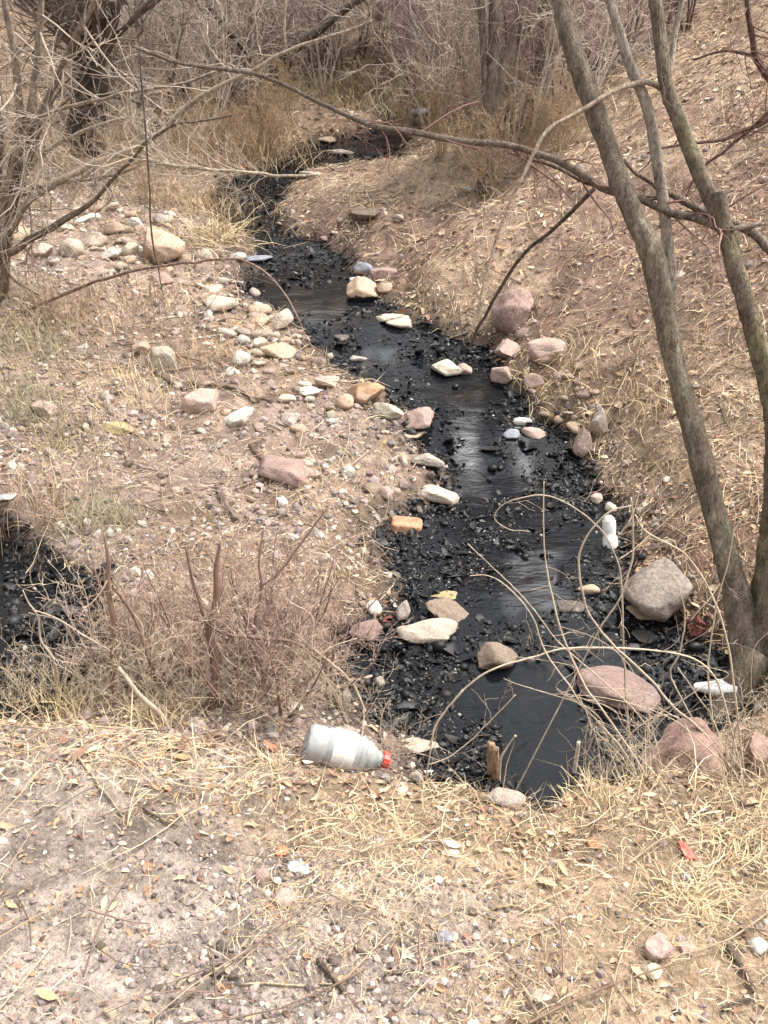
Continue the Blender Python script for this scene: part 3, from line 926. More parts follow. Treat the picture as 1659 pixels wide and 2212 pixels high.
W_ = dict(wet=True)
def wd(**k): return dict(wet=True, **k)
ROCKS = [
 (1424, 1270, 176, 136, 'boulder', 'block', 'large smooth grey-brown boulder below the white plastic bottle', dict(wet=False, cuts=5, flat=.75, rough=.8, rz=20, ry=-8)),
 (1326, 1492, 196, 104, 'mauve', 'round', 'broad flat-topped mauve rock lying amid the pale arching canes', wd(flat=.5, cuts=7, rough=.6)),
 (1482, 1632, 215, 165, 'red', 'block', 'biggest reddish boulder just behind the straw lip of the path', dict(Y=2.34)),
 (1648, 1632, 84, 90, 'red', 'block', 'reddish rock cut off by the picture edge beside the biggest red boulder', {}),
 (1615, 1512, 62, 56, 'brown', 'block', 'brown rock under the torn white cup at the tree foot', {}),
 (1598, 1580, 70, 44, 'red', 'block', 'low red-brown stone between the tree foot and red boulder', {}),
 (930, 1366, 150, 68, 'pale', 'block', 'long pale buff boulder among black pebbles in midstream', wd(flat=.5, rz=-6)),
 (988, 1325, 145, 52, 'brown', 'slab', 'tilted brown slab leaning behind the long pale midstream boulder', wd(flat=.3, ry=20, rz=-12)),
 (1062, 1422, 116, 72, 'brown', 'wedge', 'brown three-cornered rock at the head of the black pool', wd(flat=.7, cuts=5)),
 (958, 1285, 82, 30, 'olive', 'slab', 'thin olive slab lying behind the tilted brown slab', wd(flat=.3)),
 (937, 1069, 114, 48, 'pale', 'slab', 'flat whitish slab bridging bank and black shingle', wd(flat=.4, rz=-4)),
 (920, 994, 86, 40, 'grey', 'slab', 'grey flat slab at the waterside above the whitish slab', wd(flat=.4)),
 (878, 1135, 70, 32, 'brick', 'brick', 'orange brick lying on the bank edge by black shingle', dict(flat=.5, rz=-3, embed=.25)),
 (789, 849, 88, 56, 'orange', 'block', 'orange sandstone block at the waterside beside the small peach stone', dict(flat=.7, rz=12, cuts=4, rough=1.6, embed=.28)),
 (745, 869, 42, 42, 'peach', 'round', 'small round peach stone beside the orange sandstone block', {}),
 (840, 892, 66, 50, 'cream', 'block', 'cream stone with greenish face below the orange sandstone block', wd()),
 (906, 904, 80, 52, 'mauve', 'slab', 'flat mauve slab next to the cream stone at the waterside', wd()),
 (894, 937, 66, 26, 'peach', 'slab', 'thin peach slab under the flat mauve slab', wd()),
 (962, 797, 76, 34, 'cream', 'slab', 'cream yellow slab standing out in midstream', wd(flat=.45, embed=.1)),
 (1006, 800, 40, 34, 'pink', 'block', 'small pink stone touching the cream yellow slab', wd()),
 (1130, 912, 46, 26, 'white', 'round', 'white stone at the foot of the leafy slope beside the stream', wd()),
 (1152, 936, 58, 32, 'pink', 'block', 'pink tar-splashed stone just below the white slope-foot stone', wd()),
 (1105, 940, 44, 30, 'blue', 'block', 'bluish tar-splashed stone beside the pink splashed stone', wd()),
 (782, 632, 76, 68, 'peach', 'wedge', 'upright three-cornered peach rock at the bend of the stream', wd(flat=1.0, cuts=5)),
 (828, 594, 76, 38, 'mauve', 'slab', 'flat mauve rock behind the three-cornered peach rock', dict(flat=.5)),
 (786, 581, 46, 30, 'blue', 'block', 'blue-grey rock above the three-cornered peach rock', dict(flat=.7)),
 (826, 622, 46, 30, 'peach', 'block', 'small peach rock beside the three-cornered peach rock', {}),
 (763, 607, 18, 18, 'white', 'block', 'tiny white stone wedged by the three-cornered peach rock', W_),
 (832, 688, 82, 22, 'cream', 'slab', 'long cream slab jutting over dark water at the bend', wd(flat=.28, ry=-12)),
 (862, 698, 58, 26, 'pale', 'slab', 'pale slab overlapping the long cream slab', dict(flat=.35)),
 (1110, 672, 100, 112, 'mauve', 'round', 'tall rounded mauve boulder halfway up the leafy slope', dict(flat=1.1, embed=.3, cuts=11, rough=1.3)),
 (1096, 758, 62, 52, 'pink', 'block', 'pink rock right under the tall rounded mauve boulder', {}),
 (1185, 762, 96, 58, 'pink', 'block', 'half-buried pink rock among straw below the tall boulder', dict(embed=.32)),
 (1087, 814, 50, 56, 'pink', 'block', 'pink rock at the waterline beyond the cream yellow slab', wd()),
 (1160, 826, 60, 40, 'mauve', 'block', 'mauve rock half sunk in straw under the half-buried pink rock', dict(embed=.35)),
 (1292, 915, 48, 66, 'grey', 'slab', 'grey upright slab leaning on the leafy slope', dict(flat=1.3, embed=.25, ry=25)),
 (1258, 965, 40, 76, 'pink', 'block', 'pink upright stone under the leaning grey slab', dict(flat=1.6, embed=.25, dk=.5)),
 (1285, 1076, 34, 34, 'pink', 'block', 'small pink stone at the slope foot above the white bottle', W_),
 (1318, 1098, 30, 26, 'pale', 'block', 'pale small stone beside the white plastic bottle', {}),
 (1268, 1275, 56, 32, 'peach', 'block', 'peach stone under the twigs in front of the grey-brown boulder', W_),
 (1390, 1325, 90, 34, 'tan', 'slab', 'tan slab supporting the large grey-brown boulder', W_),
 (1240, 1310, 90, 26, 'dark', 'slab', 'dark wet slab near the peach stone in the stream', W_),
 (346, 531, 108, 84, 'peach', 'block', 'big squarish peach boulder on the stone heap by the shrub', dict(flat=.9, cuts=8, embed=.15)),
 (240, 552, 50, 40, 'white', 'block', 'white angular stone beside the big peach boulder', {}),
 (205, 520, 66, 52, 'pale', 'block', 'pale blocky stone behind the white angular heap stone', {}),
 (156, 541, 56, 52, 'pale', 'round', 'rounded pale stone between blocky heap stones', {}),
 (36, 508, 64, 70, 'tan', 'block', 'tan boulder at the shrub end of the stone heap', {}),
 (88, 545, 52, 40, 'pale', 'block', 'pale stone leaning on the tan end boulder', {}),
 (294, 484, 44, 34, 'white', 'wedge', 'white pointed stone topping the heap', {}),
 (250, 496, 50, 34, 'tan', 'block', 'tan stone below the white pointed stone', {}),
 (120, 489, 90, 30, 'pale', 'slab', 'long pale slab at the back of the heap', {}),
 (190, 474, 60, 24, 'white', 'slab', 'white slab beyond the long pale slab', {}),
 (344, 474, 36, 26, 'grey', 'block', 'grey stone behind the big peach boulder', {}),
 (282, 542, 40, 44, 'pale', 'block', 'pale stone squeezed against the big peach boulder', {}),
 (440, 551, 44, 28, 'pale', 'round', 'pale cobble past the big peach boulder toward the stream', {}),
 (514, 556, 38, 22, 'white', 'round', 'white cobble at the stream edge past the pale cobble', {}),
 (352, 605, 70, 30, 'mauve', 'slab', 'low mauve slab in front of the big peach boulder', dict(embed=.4)),
 (350, 779, 76, 62, 'pale', 'block', 'pale buff rock alone on the grassy bank', dict(flat=.7, embed=.2)),
 (302, 752, 48, 34, 'peach', 'block', 'peach stone behind the lone pale buff rock', {}),
 (521, 778, 40, 42, 'white', 'round', 'bright white cobble alone on the dry bank', {}),
 (178, 753, 28, 26, 'white', 'block', 'little white stone on the bank near the brown leaf patch', {}),
 (438, 864, 76, 66, 'pink', 'slab', 'pink slab propped on the gravelly bank', dict(flat=.6, ry=20)),
 (514, 906, 74, 40, 'white', 'slab', 'long whitish slab beside the propped pink slab', dict(flat=.45, ry=-14)),
 (486, 888, 30, 20, 'peach', 'block', 'peach chip touching the long whitish slab', {}),
 (612, 1018, 124, 88, 'mauve', 'slab', 'wide flat mauve rock sunk in the gravel bank', dict(flat=.4, embed=.42)),
 (665, 1024, 60, 40, 'pink', 'block', 'pink stone at the end of the sunken mauve rock', dict(embed=.4)),
 (750, 1020, 36, 32, 'white', 'wedge', 'white wedge stone on the gravel near the stream', {}),
 (800, 1052, 60, 26, 'brown', 'slab', 'brown slab under the white wedge stone', {}),
 (836, 1066, 40, 34, 'pink', 'block', 'pink cobble close to the flat whitish slab', {}),
 (672, 846, 54, 26, 'white', 'slab', 'white slab on bank uphill of the round peach stone', {}),
 (708, 824, 66, 26, 'pink', 'slab', 'pink slab on bank uphill of the orange sandstone block', dict(ry=10)),
 (620, 862, 48, 22, 'pale', 'slab', 'pale thin slab beyond the long whitish slab', {}),
 (626, 906, 54, 26, 'grey', 'slab', 'grey slab between the whitish slab and the stream', {}),
 (664, 996, 46, 20, 'cream', 'slab', 'cream splinter stone behind the sunken mauve rock', {}),
 (612, 690, 56, 34, 'pale', 'slab', 'pale slab at water edge on the stony bank', dict(ry=-10)),
 (556, 692, 66, 36, 'peach', 'block', 'peach rock on the stony bank beside the pale edge slab', {}),
 (560, 668, 60, 24, 'tan', 'slab', 'tan slab over the peach bank rock', {}),
 (478, 656, 84, 38, 'cream', 'slab', 'large cream slab topping the stony bank', {}),
 (455, 624, 54, 24, 'pale', 'slab', 'pale slab uphill of the large cream slab', {}),
 (488, 720, 52, 30, 'pale', 'block', 'pale rock downhill of the large cream slab', {}),
 (602, 756, 84, 32, 'tan', 'slab', 'tan slab lying along the bank above midstream', dict(ry=14)),
 (556, 744, 46, 28, 'cream', 'block', 'cream rock next to the tan bank slab', {}),
 (560, 560, 70, 20, 'blue', 'slab', 'grey slab at the inner edge of the black bend', W_),
 (550, 632, 26, 26, 'grey', 'block', 'grey pebble rock standing in the black bend', W_),
 (782, 462, 84, 28, 'brown', 'slab', 'dark brown flat rock on the far pink shingle', {}),
 (1010, 410, 24, 16, 'white', 'block', 'tiny white stone under the far brush trunks', {}),
 (862, 470, 30, 16, 'cream', 'slab', 'little cream slab on the far slope shingle', {}),
 (674, 378, 56, 18, 'pale', 'slab', 'pale slab across the upper stream', W_),
 (735, 330, 60, 16, 'pale', 'slab', 'pale slab damming the topmost pool', W_),
 (905, 243, 44, 22, 'blue', 'block', 'grey rock beside the topmost dark water', W_),
 (700, 302, 50, 14, 'tan', 'slab', 'tan slab behind the topmost pool', {}),
 (804, 1314, 46, 38, 'white', 'block', 'white stone on the bank above the side inlet', {}),
 (790, 1366, 74, 60, 'mauve', 'block', 'mauve-grey block at the mouth of the side inlet', dict(wet=True)),
 (872, 1322, 36, 56, 'grey', 'block', 'grey upright stone behind the long pale midstream boulder', wd(flat=1.2)),
 (778, 1464, 66, 26, 'pale', 'slab', 'pale slab at the lower side of the inlet', W_),
 (818, 1474, 32, 36, 'grey', 'block', 'grey stone at the inlet corner among black shingle', W_),
 (898, 1611, 104, 42, 'pale', 'slab', 'pale slab by the red bottle cap at the pool edge', dict(flat=.45)),
 (928, 1672, 74, 22, 'white', 'slab', 'whitish flake on the path lip near the bottle', {}),
 (1092, 1724, 92, 44, 'grey', 'round', 'grey rounded rock tucked under the path lip by the broken stake', dict(flat=.6, embed=.3)),
 (735, 730, 40, 16, 'dark', 'slab', 'dark wet slab breaking the surface above midstream', W_),
 (775, 775, 40, 22, 'grey', 'block', 'grey stone breaking the surface in midstream', W_),
 (975, 1840, 46, 32, 'pale', 'slab', 'pale flat stone on the straw of the path', {}),
 (614, 1941, 56, 46, 'pink', 'round', 'smooth pink cobble on the dark gravel of the path', {}),
 (566, 1893, 44, 38, 'mauve', 'round', 'mauve cobble beside the smooth pink path cobble', {}),
 (1424, 2044, 76, 66, 'pink', 'block', 'blocky pink rock on the strawy path', dict(flat=.7)),
 (1408, 2098, 50, 42, 'cream', 'block', 'cream chip below the blocky pink path rock', {}),
 (1484, 2046, 44, 36, 'pink', 'block', 'small pink stone next to the blocky pink path rock', {}),
 (1640, 2046, 52, 40, 'white', 'block', 'whitish stone at the path edge of the picture', {}),
 (960, 2026, 38, 34, 'blue', 'round', 'dark slate cobble in the middle of the path', {}),
 (784, 2046, 40, 34, 'brown', 'round', 'brown cobble on the path beside the slate cobble', {}),
 (720, 2076, 34, 30, 'dark', 'round', 'blackish cobble on the path near the dark stick', {}),
 (480, 2044, 30, 28, 'dark', 'round', 'blackish pebble on the stony path', {}),
 (240, 2190, 44, 30, 'tan', 'block', 'tan stone at the lowest corner of the stony path', {}),
 (1170, 2150, 60, 40, 'pale', 'block', 'pale stone half sunk in the lowest part of the path', dict(embed=.4)),
 (14, 1072, 44, 22, 'white', 'slab', 'white flat stone at picture edge above the sludge pool', {}),
 (100, 885, 70, 48, 'pink', 'block', 'pinkish rock on the bank past the green tuft', dict(embed=.35)),
 (250, 925, 80, 34, 'olive', 'slab', 'olive slab sunk in the gravel bank', dict(embed=.4)),
]
for i, row in enumerate(ROCKS): place_rock(i, row)

# smaller stones nothing tells apart: shared label and group
STONES = [rock_mesh(4000 + k, (1, RNG.uniform(.65, .95), RNG.uniform(.35, .7)), 2, 12, 1.0, 'block') for k in range(10)]
import re
SHORT = [(re.split(r' (?:below|lying|just|cut|under|among|leaning|at|bridging|on|by|with|beside|next|standing|touching|behind|above|wedged|jutting|overlapping|halfway|right|half|in front|supporting|near|topping|beyond|squeezed|past|alone|propped|sunk|close|uphill|between|over|uphill|downhill|along|across|damming|breaking|tucked|trodden|in|to|from|amid|that|of)\b', r_[6])[0], r_[0], r_[1]) for r_ in ROCKS]
SHORT = [q for q in SHORT if len(q[0].split()) >= 3] or SHORT
def beside(px, py):
    m = min(SHORT, key=lambda q: (q[1] - px) ** 2 + ((q[2] - py) * 1.5) ** 2)
    dx, dy = px - m[1], (py - m[2]) * 1.5
    rel = ('beyond' if dy < 0 else 'in front of') if abs(dy) > abs(dx) else 'beside'
    return rel + ' the ' + m[0]
CW = dict(pale='pale', cream='cream', peach='peach', white='whitish', pink='pink', grey='grey', mauve='mauve', brown='brown', tan='tan', dark='blackish', blue='blue-grey')
def small_stones():
    rng = np.random.default_rng(21)
    n = 0
    specs = [  # pixel box, count, size range (px), palette, label, group
        ((380, 600, 720, 1000), 95, (16, 44), ['pale', 'pale', 'cream', 'peach', 'white', 'pink', 'grey'], 'small stone lying on the stony bank beside the stream', 'small stones on the stony bank'),
        ((150, 840, 880, 1300), 70, (12, 36), ['mauve', 'grey', 'pale', 'white', 'pink', 'brown'], 'small stone lying in the gravel of the bank', 'small stones in the bank gravel'),
        ((0, 440, 420, 600), 50, (18, 48), ['pale', 'white', 'tan', 'cream', 'grey', 'peach'], 'small stone in the heap below the grey shrub', 'small stones in the heap'),
        ((560, 400, 900, 560), 26, (10, 24), ['pink', 'pale', 'mauve', 'tan'], 'small stone on the far pink shingle', 'small stones on the far shingle'),
        ((40, 1850, 1620, 2190), 30, (14, 28), ['mauve', 'grey', 'pale', 'brown', 'pink', 'dark', 'blue'], 'small stone trodden into the path', 'small stones in the path'),
        ((1080, 720, 1300, 1100), 22, (16, 44), ['pink', 'mauve', 'pale', 'tan'], 'small stone at the foot of the leafy slope', 'small stones at the slope foot')]
    for (x0, y0, x1, y1), cnt, (s0, s1), pal, label, grp in specs:
        k = 0
        while k < cnt:
            px, py = rng.uniform(x0, x1), rng.uniform(y0, y1)
            P = hit(px, py)
            d = float(sd_creek(P[0], P[1]))
            if d < 0.02 or d > 3.2 or (s1 == 44 and k % 3 and d > 0.55): continue
            k += 1
            dep = float((P - CAM) @ FWD)
            w = (s0 + (s1 - s0) * rng.random() ** 1.6) * dep / FOC
            o = link('stone', STONES[rng.integers(0, 10)], M_band if rng.random() < .5 else M_rock)
            o.active_material  # shared mesh keeps the first material
            o.location = P + np.array([0, 0, w * 0.05])
            o.scale = (w, w * rng.uniform(.8, 1.2), w * rng.uniform(.7, 1.2))
            o.rotation_euler = (rng.normal(0, .25), rng.normal(0, .25), rng.uniform(0, 6.28))
            o.color = (*np.clip(np.array(PAL[(pc := pal[rng.integers(0, len(pal))])]) * rng.uniform(.85, 1.12), 0, .8), 1)
            tag(o, 'small ' + CW[pc] + ' stone ' + beside(px, py), 'stone', 'small stones scattered over the gully')
small_stones()

# ------------------------------------------------------------------ trees and shrubs
BARK = (.205, .165, .130); DARKBARK = (.115, .088, .070); PALEBARK = (.36, .31, .26)
CANE = (.50, .41, .31); MAUVE = (.235, .155, .135); TWIG = (.24, .18, .14); REDT = (.21, .12, .10)

def poly3(pts, Y, n=None, Y1=None):
    """Picture polyline (x, y, width) on upright plane(s) at distance Y..Y1 -> points and radii in metres."""
    k = len(pts)
    P, R = [], []
    for i, p in enumerate(pts):
        yy = p[3] if len(p) > 3 else Y + ((Y1 if Y1 is not None else Y) - Y) * i / max(1, k - 1)
        q = on_y(p[0], p[1], yy)
        P.append(q); R.append(0.5 * p[2] * float((q - CAM) @ FWD) / FOC)
    A = np.concatenate([np.array(P), np.array(R)[:, None]], 1)
    if n is None: n = max(6, (k - 1) * 6)
    A = spline(A, n)
    return A[:, :3], np.maximum(A[:, 3], 0.0006)

def to_ground(P, R, flare=1.0, sink=0.05):
    """Continue the last point of a stem straight on into the ground."""
    p, q = P[-1], P[-1] - P[-4]
    g_ = float(height(p[0], p[1]))
    if p[2] > g_ - sink:
        dz = p[2] - (g_ - sink)
        sl = np.clip(q[:2] / max(1e-3, abs(q[2])), -0.35, 0.35)
        ex = [p + np.array([sl[0] * dz * f, sl[1] * dz * f, -dz * f]) for f in (0.35, 0.7, 1.0)]
        P = np.concatenate([P, ex]); R = np.concatenate([R, R[-1] * np.array([1 + .3 * (flare - 1), 1 + .65 * (flare - 1), flare])])
    return P, R

def skyward(P, R, seed):
    """Stems cut by the top of the picture go on upward to a natural, tapering end."""
    r = np.random.default_rng(seed + 77)
    d = P[0] - P[3]; d /= np.linalg.norm(d)
    L = 22 * R[0] + 1.2
    ex, p = [], P[0]
    for i in range(10):
        d = d + r.normal(0, .06, 3) + np.array([0, 0, .06]); d /= np.linalg.norm(d)
        p = p + d * L * 2.2 / 10; ex.append(p)
    f = np.linspace(.93, .12, 10)
    return np.concatenate([np.array(ex)[::-1], P]), np.concatenate([(R[0] * f)[::-1], R])

def bark_cols(P, sides, base, moss=0.0, lichen=0.0, seed=0, cap=True):
    n = len(P)
    th = np.arange(sides) / sides * 6.283
    N1 = noise3(P[:, 2][:, None] * 6 + seed, np.cos(th)[None] * 1.2, np.sin(th)[None] * 1.2, seed)
    N2 = noise3(P[:, 2][:, None] * 17 + seed, np.cos(th)[None] * 2.4, np.sin(th)[None] * 2.4, seed + 5)
    c = np.array(base)[None, None] * (1 + 0.22 * N1 + 0.15 * N2)[..., None]
    if lichen: 
        f = (sm((N2 + 0.6 * N1 - 0.45) / 0.25) * lichen)[..., None]; c = c * (1 - f) + np.array([.42, .40, .35]) * f
    if moss:
        f = (sm((N1 * 0.8 + N2 * 0.5 + 0.1) / 0.5) * moss)[..., None]; c = c * (1 - f) + np.array([.15, .145, .055]) * f
    c = np.clip(c.reshape(-1, 3), 0.01, 0.8)
    if cap: c = np.concatenate([c, c[:1], c[-1:]])
    return c

def limb(name, parent, pts, Y, base=BARK, Y1=None, sides=12, ground=False, flare=1.3, moss=0, lichen=0, rough=0.10, n=None, mat=None, seed=0, org=None):
    P, R = poly3(pts, Y, n, Y1)
    if pts[0][1] < 0 and pts[0][2] > 9: P, R = skyward(P, R, seed)
    if ground: P, R = to_ground(P, R, flare)
    s_ = np.concatenate([[0], np.cumsum(np.linalg.norm(np.diff(P, axis=0), axis=1))])
    kx = np.stack([noise2(s_ * q / (R.mean() * 26 + .02), s_ * 0 + 3.3 * q + seed, seed + q) for q in (1, 2, 3)], -1) + .5 * np.stack([noise2(s_ * 2.6 / (R.mean() * 26 + .02), s_ * 0 + q + seed, seed + q) for q in (4, 5, 6)], -1)
    P = P + kx * (R[:, None] * (0.35 if R.mean() > .02 else 1.1)) * np.linspace(1, .2, len(P))[:, None]
    b = Buf()
    tube(b, P, R, sides, bark_cols(P, sides, base, moss, lichen, seed + len(pts)), rough, seed)
    if parent is not None and parent.type == 'EMPTY':
        o = b.build(name, mat or M_bark, parent, True, np.array(parent.location))
        o.location = (0, 0, 0)
    else:
        o = b.build(name, mat or M_bark, parent)
    return o, P, R

def grow(buf, P, R, n, L, rng, level, col, spread=0.9, up=0.15, t0=0.25, rmin=0.0008, taper=0.6, wig=0.10, k=(6, 4, 3)):
    """Side twigs along a stem, each with its own side twigs (level of them)."""
    m = len(P)
    for i in range(n):
        t = t0 + (1 - t0) * (i + rng.random()) / n
        f = t * (m - 1); a = min(int(f), m - 2)
        p = P[a] + (P[a + 1] - P[a]) * (f - a)
        tg = P[a + 1] - P[a]; tg = tg / (np.linalg.norm(tg) + 1e-9)
        side = rng.normal(size=3); side -= tg * (side @ tg); side /= np.linalg.norm(side) + 1e-9
        ang = rng.uniform(0.5, 1.0) * spread
        d = tg * math.cos(ang) + side * math.sin(ang) + np.array([0, 0, up])
        d /= np.linalg.norm(d)
        l = L * rng.uniform(0.45, 1.15) * (1.1 - 0.5 * t)
        r = max(rmin, R[a] * taper * rng.uniform(0.5, 0.9))
        q = 5 if level > 0 else 4
        pts = [p]; dd = d.copy()
        for s in range(q - 1):
            dd = dd + rng.normal(0, wig * 2.2, 3) + np.array([0, 0, up * 0.25]); dd /= np.linalg.norm(dd)
            pts.append(pts[-1] + dd * l / (q - 1))
        pts = np.array(pts)
        rr = r * np.linspace(1, 0.45, q)
        tube(buf, pts, np.maximum(rr, rmin * 0.6), 3 if r < 0.003 else 5, np.clip(np.array(col) * rng.uniform(0.75, 1.25), 0.01, .8), cap=False)
        if level > 0:
            grow(buf, pts, rr, k[-level] if level <= len(k) else 3, L * 0.5, rng, level - 1, col, spread, up, 0.2, rmin, taper, wig, k)

def twigs_part(parent, stems, n, L, seed, level=1, col=TWIG, mat=None, name='twig_spray', **kw):
    rng = np.random.default_rng(seed)
    b = Buf()
    for P, R in stems: grow(b, P, R, n, L, rng, level, col, **kw)
    o = b.build(name, mat or M_twig, parent, True, np.array(parent.location))
    o.location = (0, 0, 0)
    return tag(o, kind='stuff')

def roots(parent, p, r, n, seed):
    rng = np.random.default_rng(seed)
    for k in range(n):
        a = 6.28 * (k + rng.uniform(-.3, .3)) / n
        L = r * rng.uniform(1.4, 2.6)
        s = np.linspace(0, 1, 9)
        x = p[0] + np.cos(a + .5 * s * rng.normal()) * (r * .5 + L * s); y = p[1] + np.sin(a + .3 * s) * (r * .5 + L * s)
        z = height(x, y) + r * (1.2 * (1 - s) ** 3 + .15 - .5 * s)
        b = Buf(); P = np.stack([x, y, z], -1); R_ = r * np.linspace(.5, .1, 9)
        tube(b, P, R_, 9, bark_cols(P, 9, BARK, .35, .2, seed + k), .16, k)
        o = b.build('root', M_bark, parent, True, np.array(parent.location)); o.location = (0, 0, 0)

# --- the twin-trunked tree over the creek
base = hit(1632, 1462)
tree = empty('leaning_tree', (float(base[0]), float(base[1]), float(base[2])), 'grey twin-trunked tree leaning over the creek beside the large boulders', 'tree')
YT = float(base[1])
_, P1, R1 = limb('trunk', tree, [(1204, -40, 36), (1208, 0, 35), (1228, 80, 40), (1270, 197, 43), (1318, 337, 42), (1338, 394, 46), (1373, 478, 44), (1410, 562, 53), (1452, 758, 46),
                                 (1504, 955, 49), (1556, 1153, 50), (1590, 1280, 58), (1618, 1400, 80)], YT + 0.55, BARK, YT, 26, True, 1.5, 0.25, 0.5, 0.13, 150, seed=1)
_, P1b, R1b = limb('limb', tree, [(1300, -40, 20), (1310, 0, 21), (1322, 40, 21), (1350, 110, 22), (1392, 225, 24), (1414, 320, 26), (1432, 430, 25), (1441, 520, 25), (1446, 590, 28), (1450, 660, 24)],
                   YT + 0.5, PALEBARK, YT + 0.33, 12, False, 1, 0.12, 0.7, 0.08, 60, seed=2)
_, P2, R2 = limb('trunk', tree, [(1556, 412, 29), (1566, 480, 30), (1584, 560, 36), (1612, 650, 40), (1640, 755, 42), (1668, 850, 50), (1684, 950, 60), (1682, 1100, 74),
                                 (1676, 1220, 92), (1664, 1360, 112), (1654, 1470, 140)], YT + 0.28, (.19, .15, .115), YT - 0.02, 26, True, 1.4, 0.55, 0.35, 0.13, 140, seed=3)
roots(tree, P1[-2], R1[-3], 5, 21); roots(tree, P2[-2], R2[-3], 4, 22)
_, P2b, R2b = limb('limb', tree, [(1400, -40, 26), (1410, 0, 27), (1424, 100, 30), (1438, 190, 31), (1470, 275, 33), (1500, 350, 33), (1535, 430, 34), (1572, 510, 36), (1590, 580, 30)],
                   YT + 0.45, BARK, YT + 0.25, 14, False, 1, 0.45, 0.35, 0.08, 60, seed=4)
_, P2c, R2c = limb('limb', tree, [(1478, -40, 11), (1470, 0, 12), (1452, 120, 13), (1443, 185, 14), (1440, 225, 14)], YT + 0.5, PALEBARK, YT + 0.38, 8, False, 1, 0, .4, 0.08, seed=5)
_, Pc, Rc = limb('branch', tree, [(285, 96, 5), (350, 125, 7), (480, 148, 8), (600, 176, 9), (700, 226, 9), (800, 266, 12), (900, 288, 14), (1000, 305, 14), (1100, 314, 14), (1180, 342, 15), (1240, 372, 17),
                                  (1300, 404, 18), (1380, 430, 16), (1450, 460, 16), (1510, 474, 18), (1580, 500, 20)], YT + 1.1, (.19, .15, .12), YT + 0.25, 9, n=90, seed=6)
limb('branch', tree, [(1455, 418, 15), (1500, 446, 16), (1545, 470, 18), (1590, 486, 20), (1625, 506, 20), (1665, 545, 20), (1760, 610, 22)], YT + 0.42, (.19, .15, .12), YT + 0.2, 9, seed=7)
limb('branch', tree, [(1100, 330, 7), (1180, 355, 8), (1260, 390, 9), (1320, 410, 10), (1395, 425, 12), (1455, 418, 14)], YT + 0.7, (.17, .13, .10), YT + 0.42, 8, seed=8)
_, Pp, Rp = limb('branch', tree, [(1010, 740, 3), (1036, 650, 4), (1062, 545, 5), (1092, 460, 6), (1122, 390, 7), (1150, 335, 8), (1188, 278, 9), (1243, 243, 10), (1322, 200, 11), (1380, 178, 12), (1410, 180, 13), (1436, 196, 14)],
                 YT + 0.2, (.42, .33, .26), YT + 0.44, 8, seed=9)
_, Pd, Rd = limb('branch', tree, [(1016, 748, 6), (1046, 680, 7), (1080, 622, 8), (1118, 566, 8), (1165, 520, 8), (1215, 478, 9), (1285, 408, 10)], YT + 0.75, DARKBARK, YT + 0.6, 7, seed=10)
limb('branch', tree, [(1345, 340, 8), (1372, 372, 8), (1405, 395, 9), (1428, 412, 10)], YT + 0.5, (.16, .11, .09), YT + 0.4, 7, seed=11)
limb('branch', tree, [(1660, 480, 8), (1620, 486, 10), (1580, 494, 12)], YT + .3, BARK, YT + .22, 7, seed=12)
_b = Buf(); _r = np.random.default_rng(38)
for P, R in ((P1, R1), (P1b, R1b), (P2b, R2b)): grow(_b, P[:12][::-1], R[:12][::-1], 24, 1.3, _r, 2, TWIG, 1.0, .1, .15, .003, .45, .1, (5, 4))
_o = _b.build('crown', M_twig, tree, True, np.array(tree.location)); _o.location = (0, 0, 0); tag(_o, kind='stuff')
twigs_part(tree, [(Pc, Rc)], 24, 0.34, 31, 2, REDT, spread=0.9, up=0.02, rmin=0.0011, taper=.5, k=(4, 3))
twigs_part(tree, [(P2b, R2b), (P1b, R1b), (Pd, Rd)], 7, 0.22, 32, 1, TWIG, rmin=0.0009, taper=.2, t0=.05)

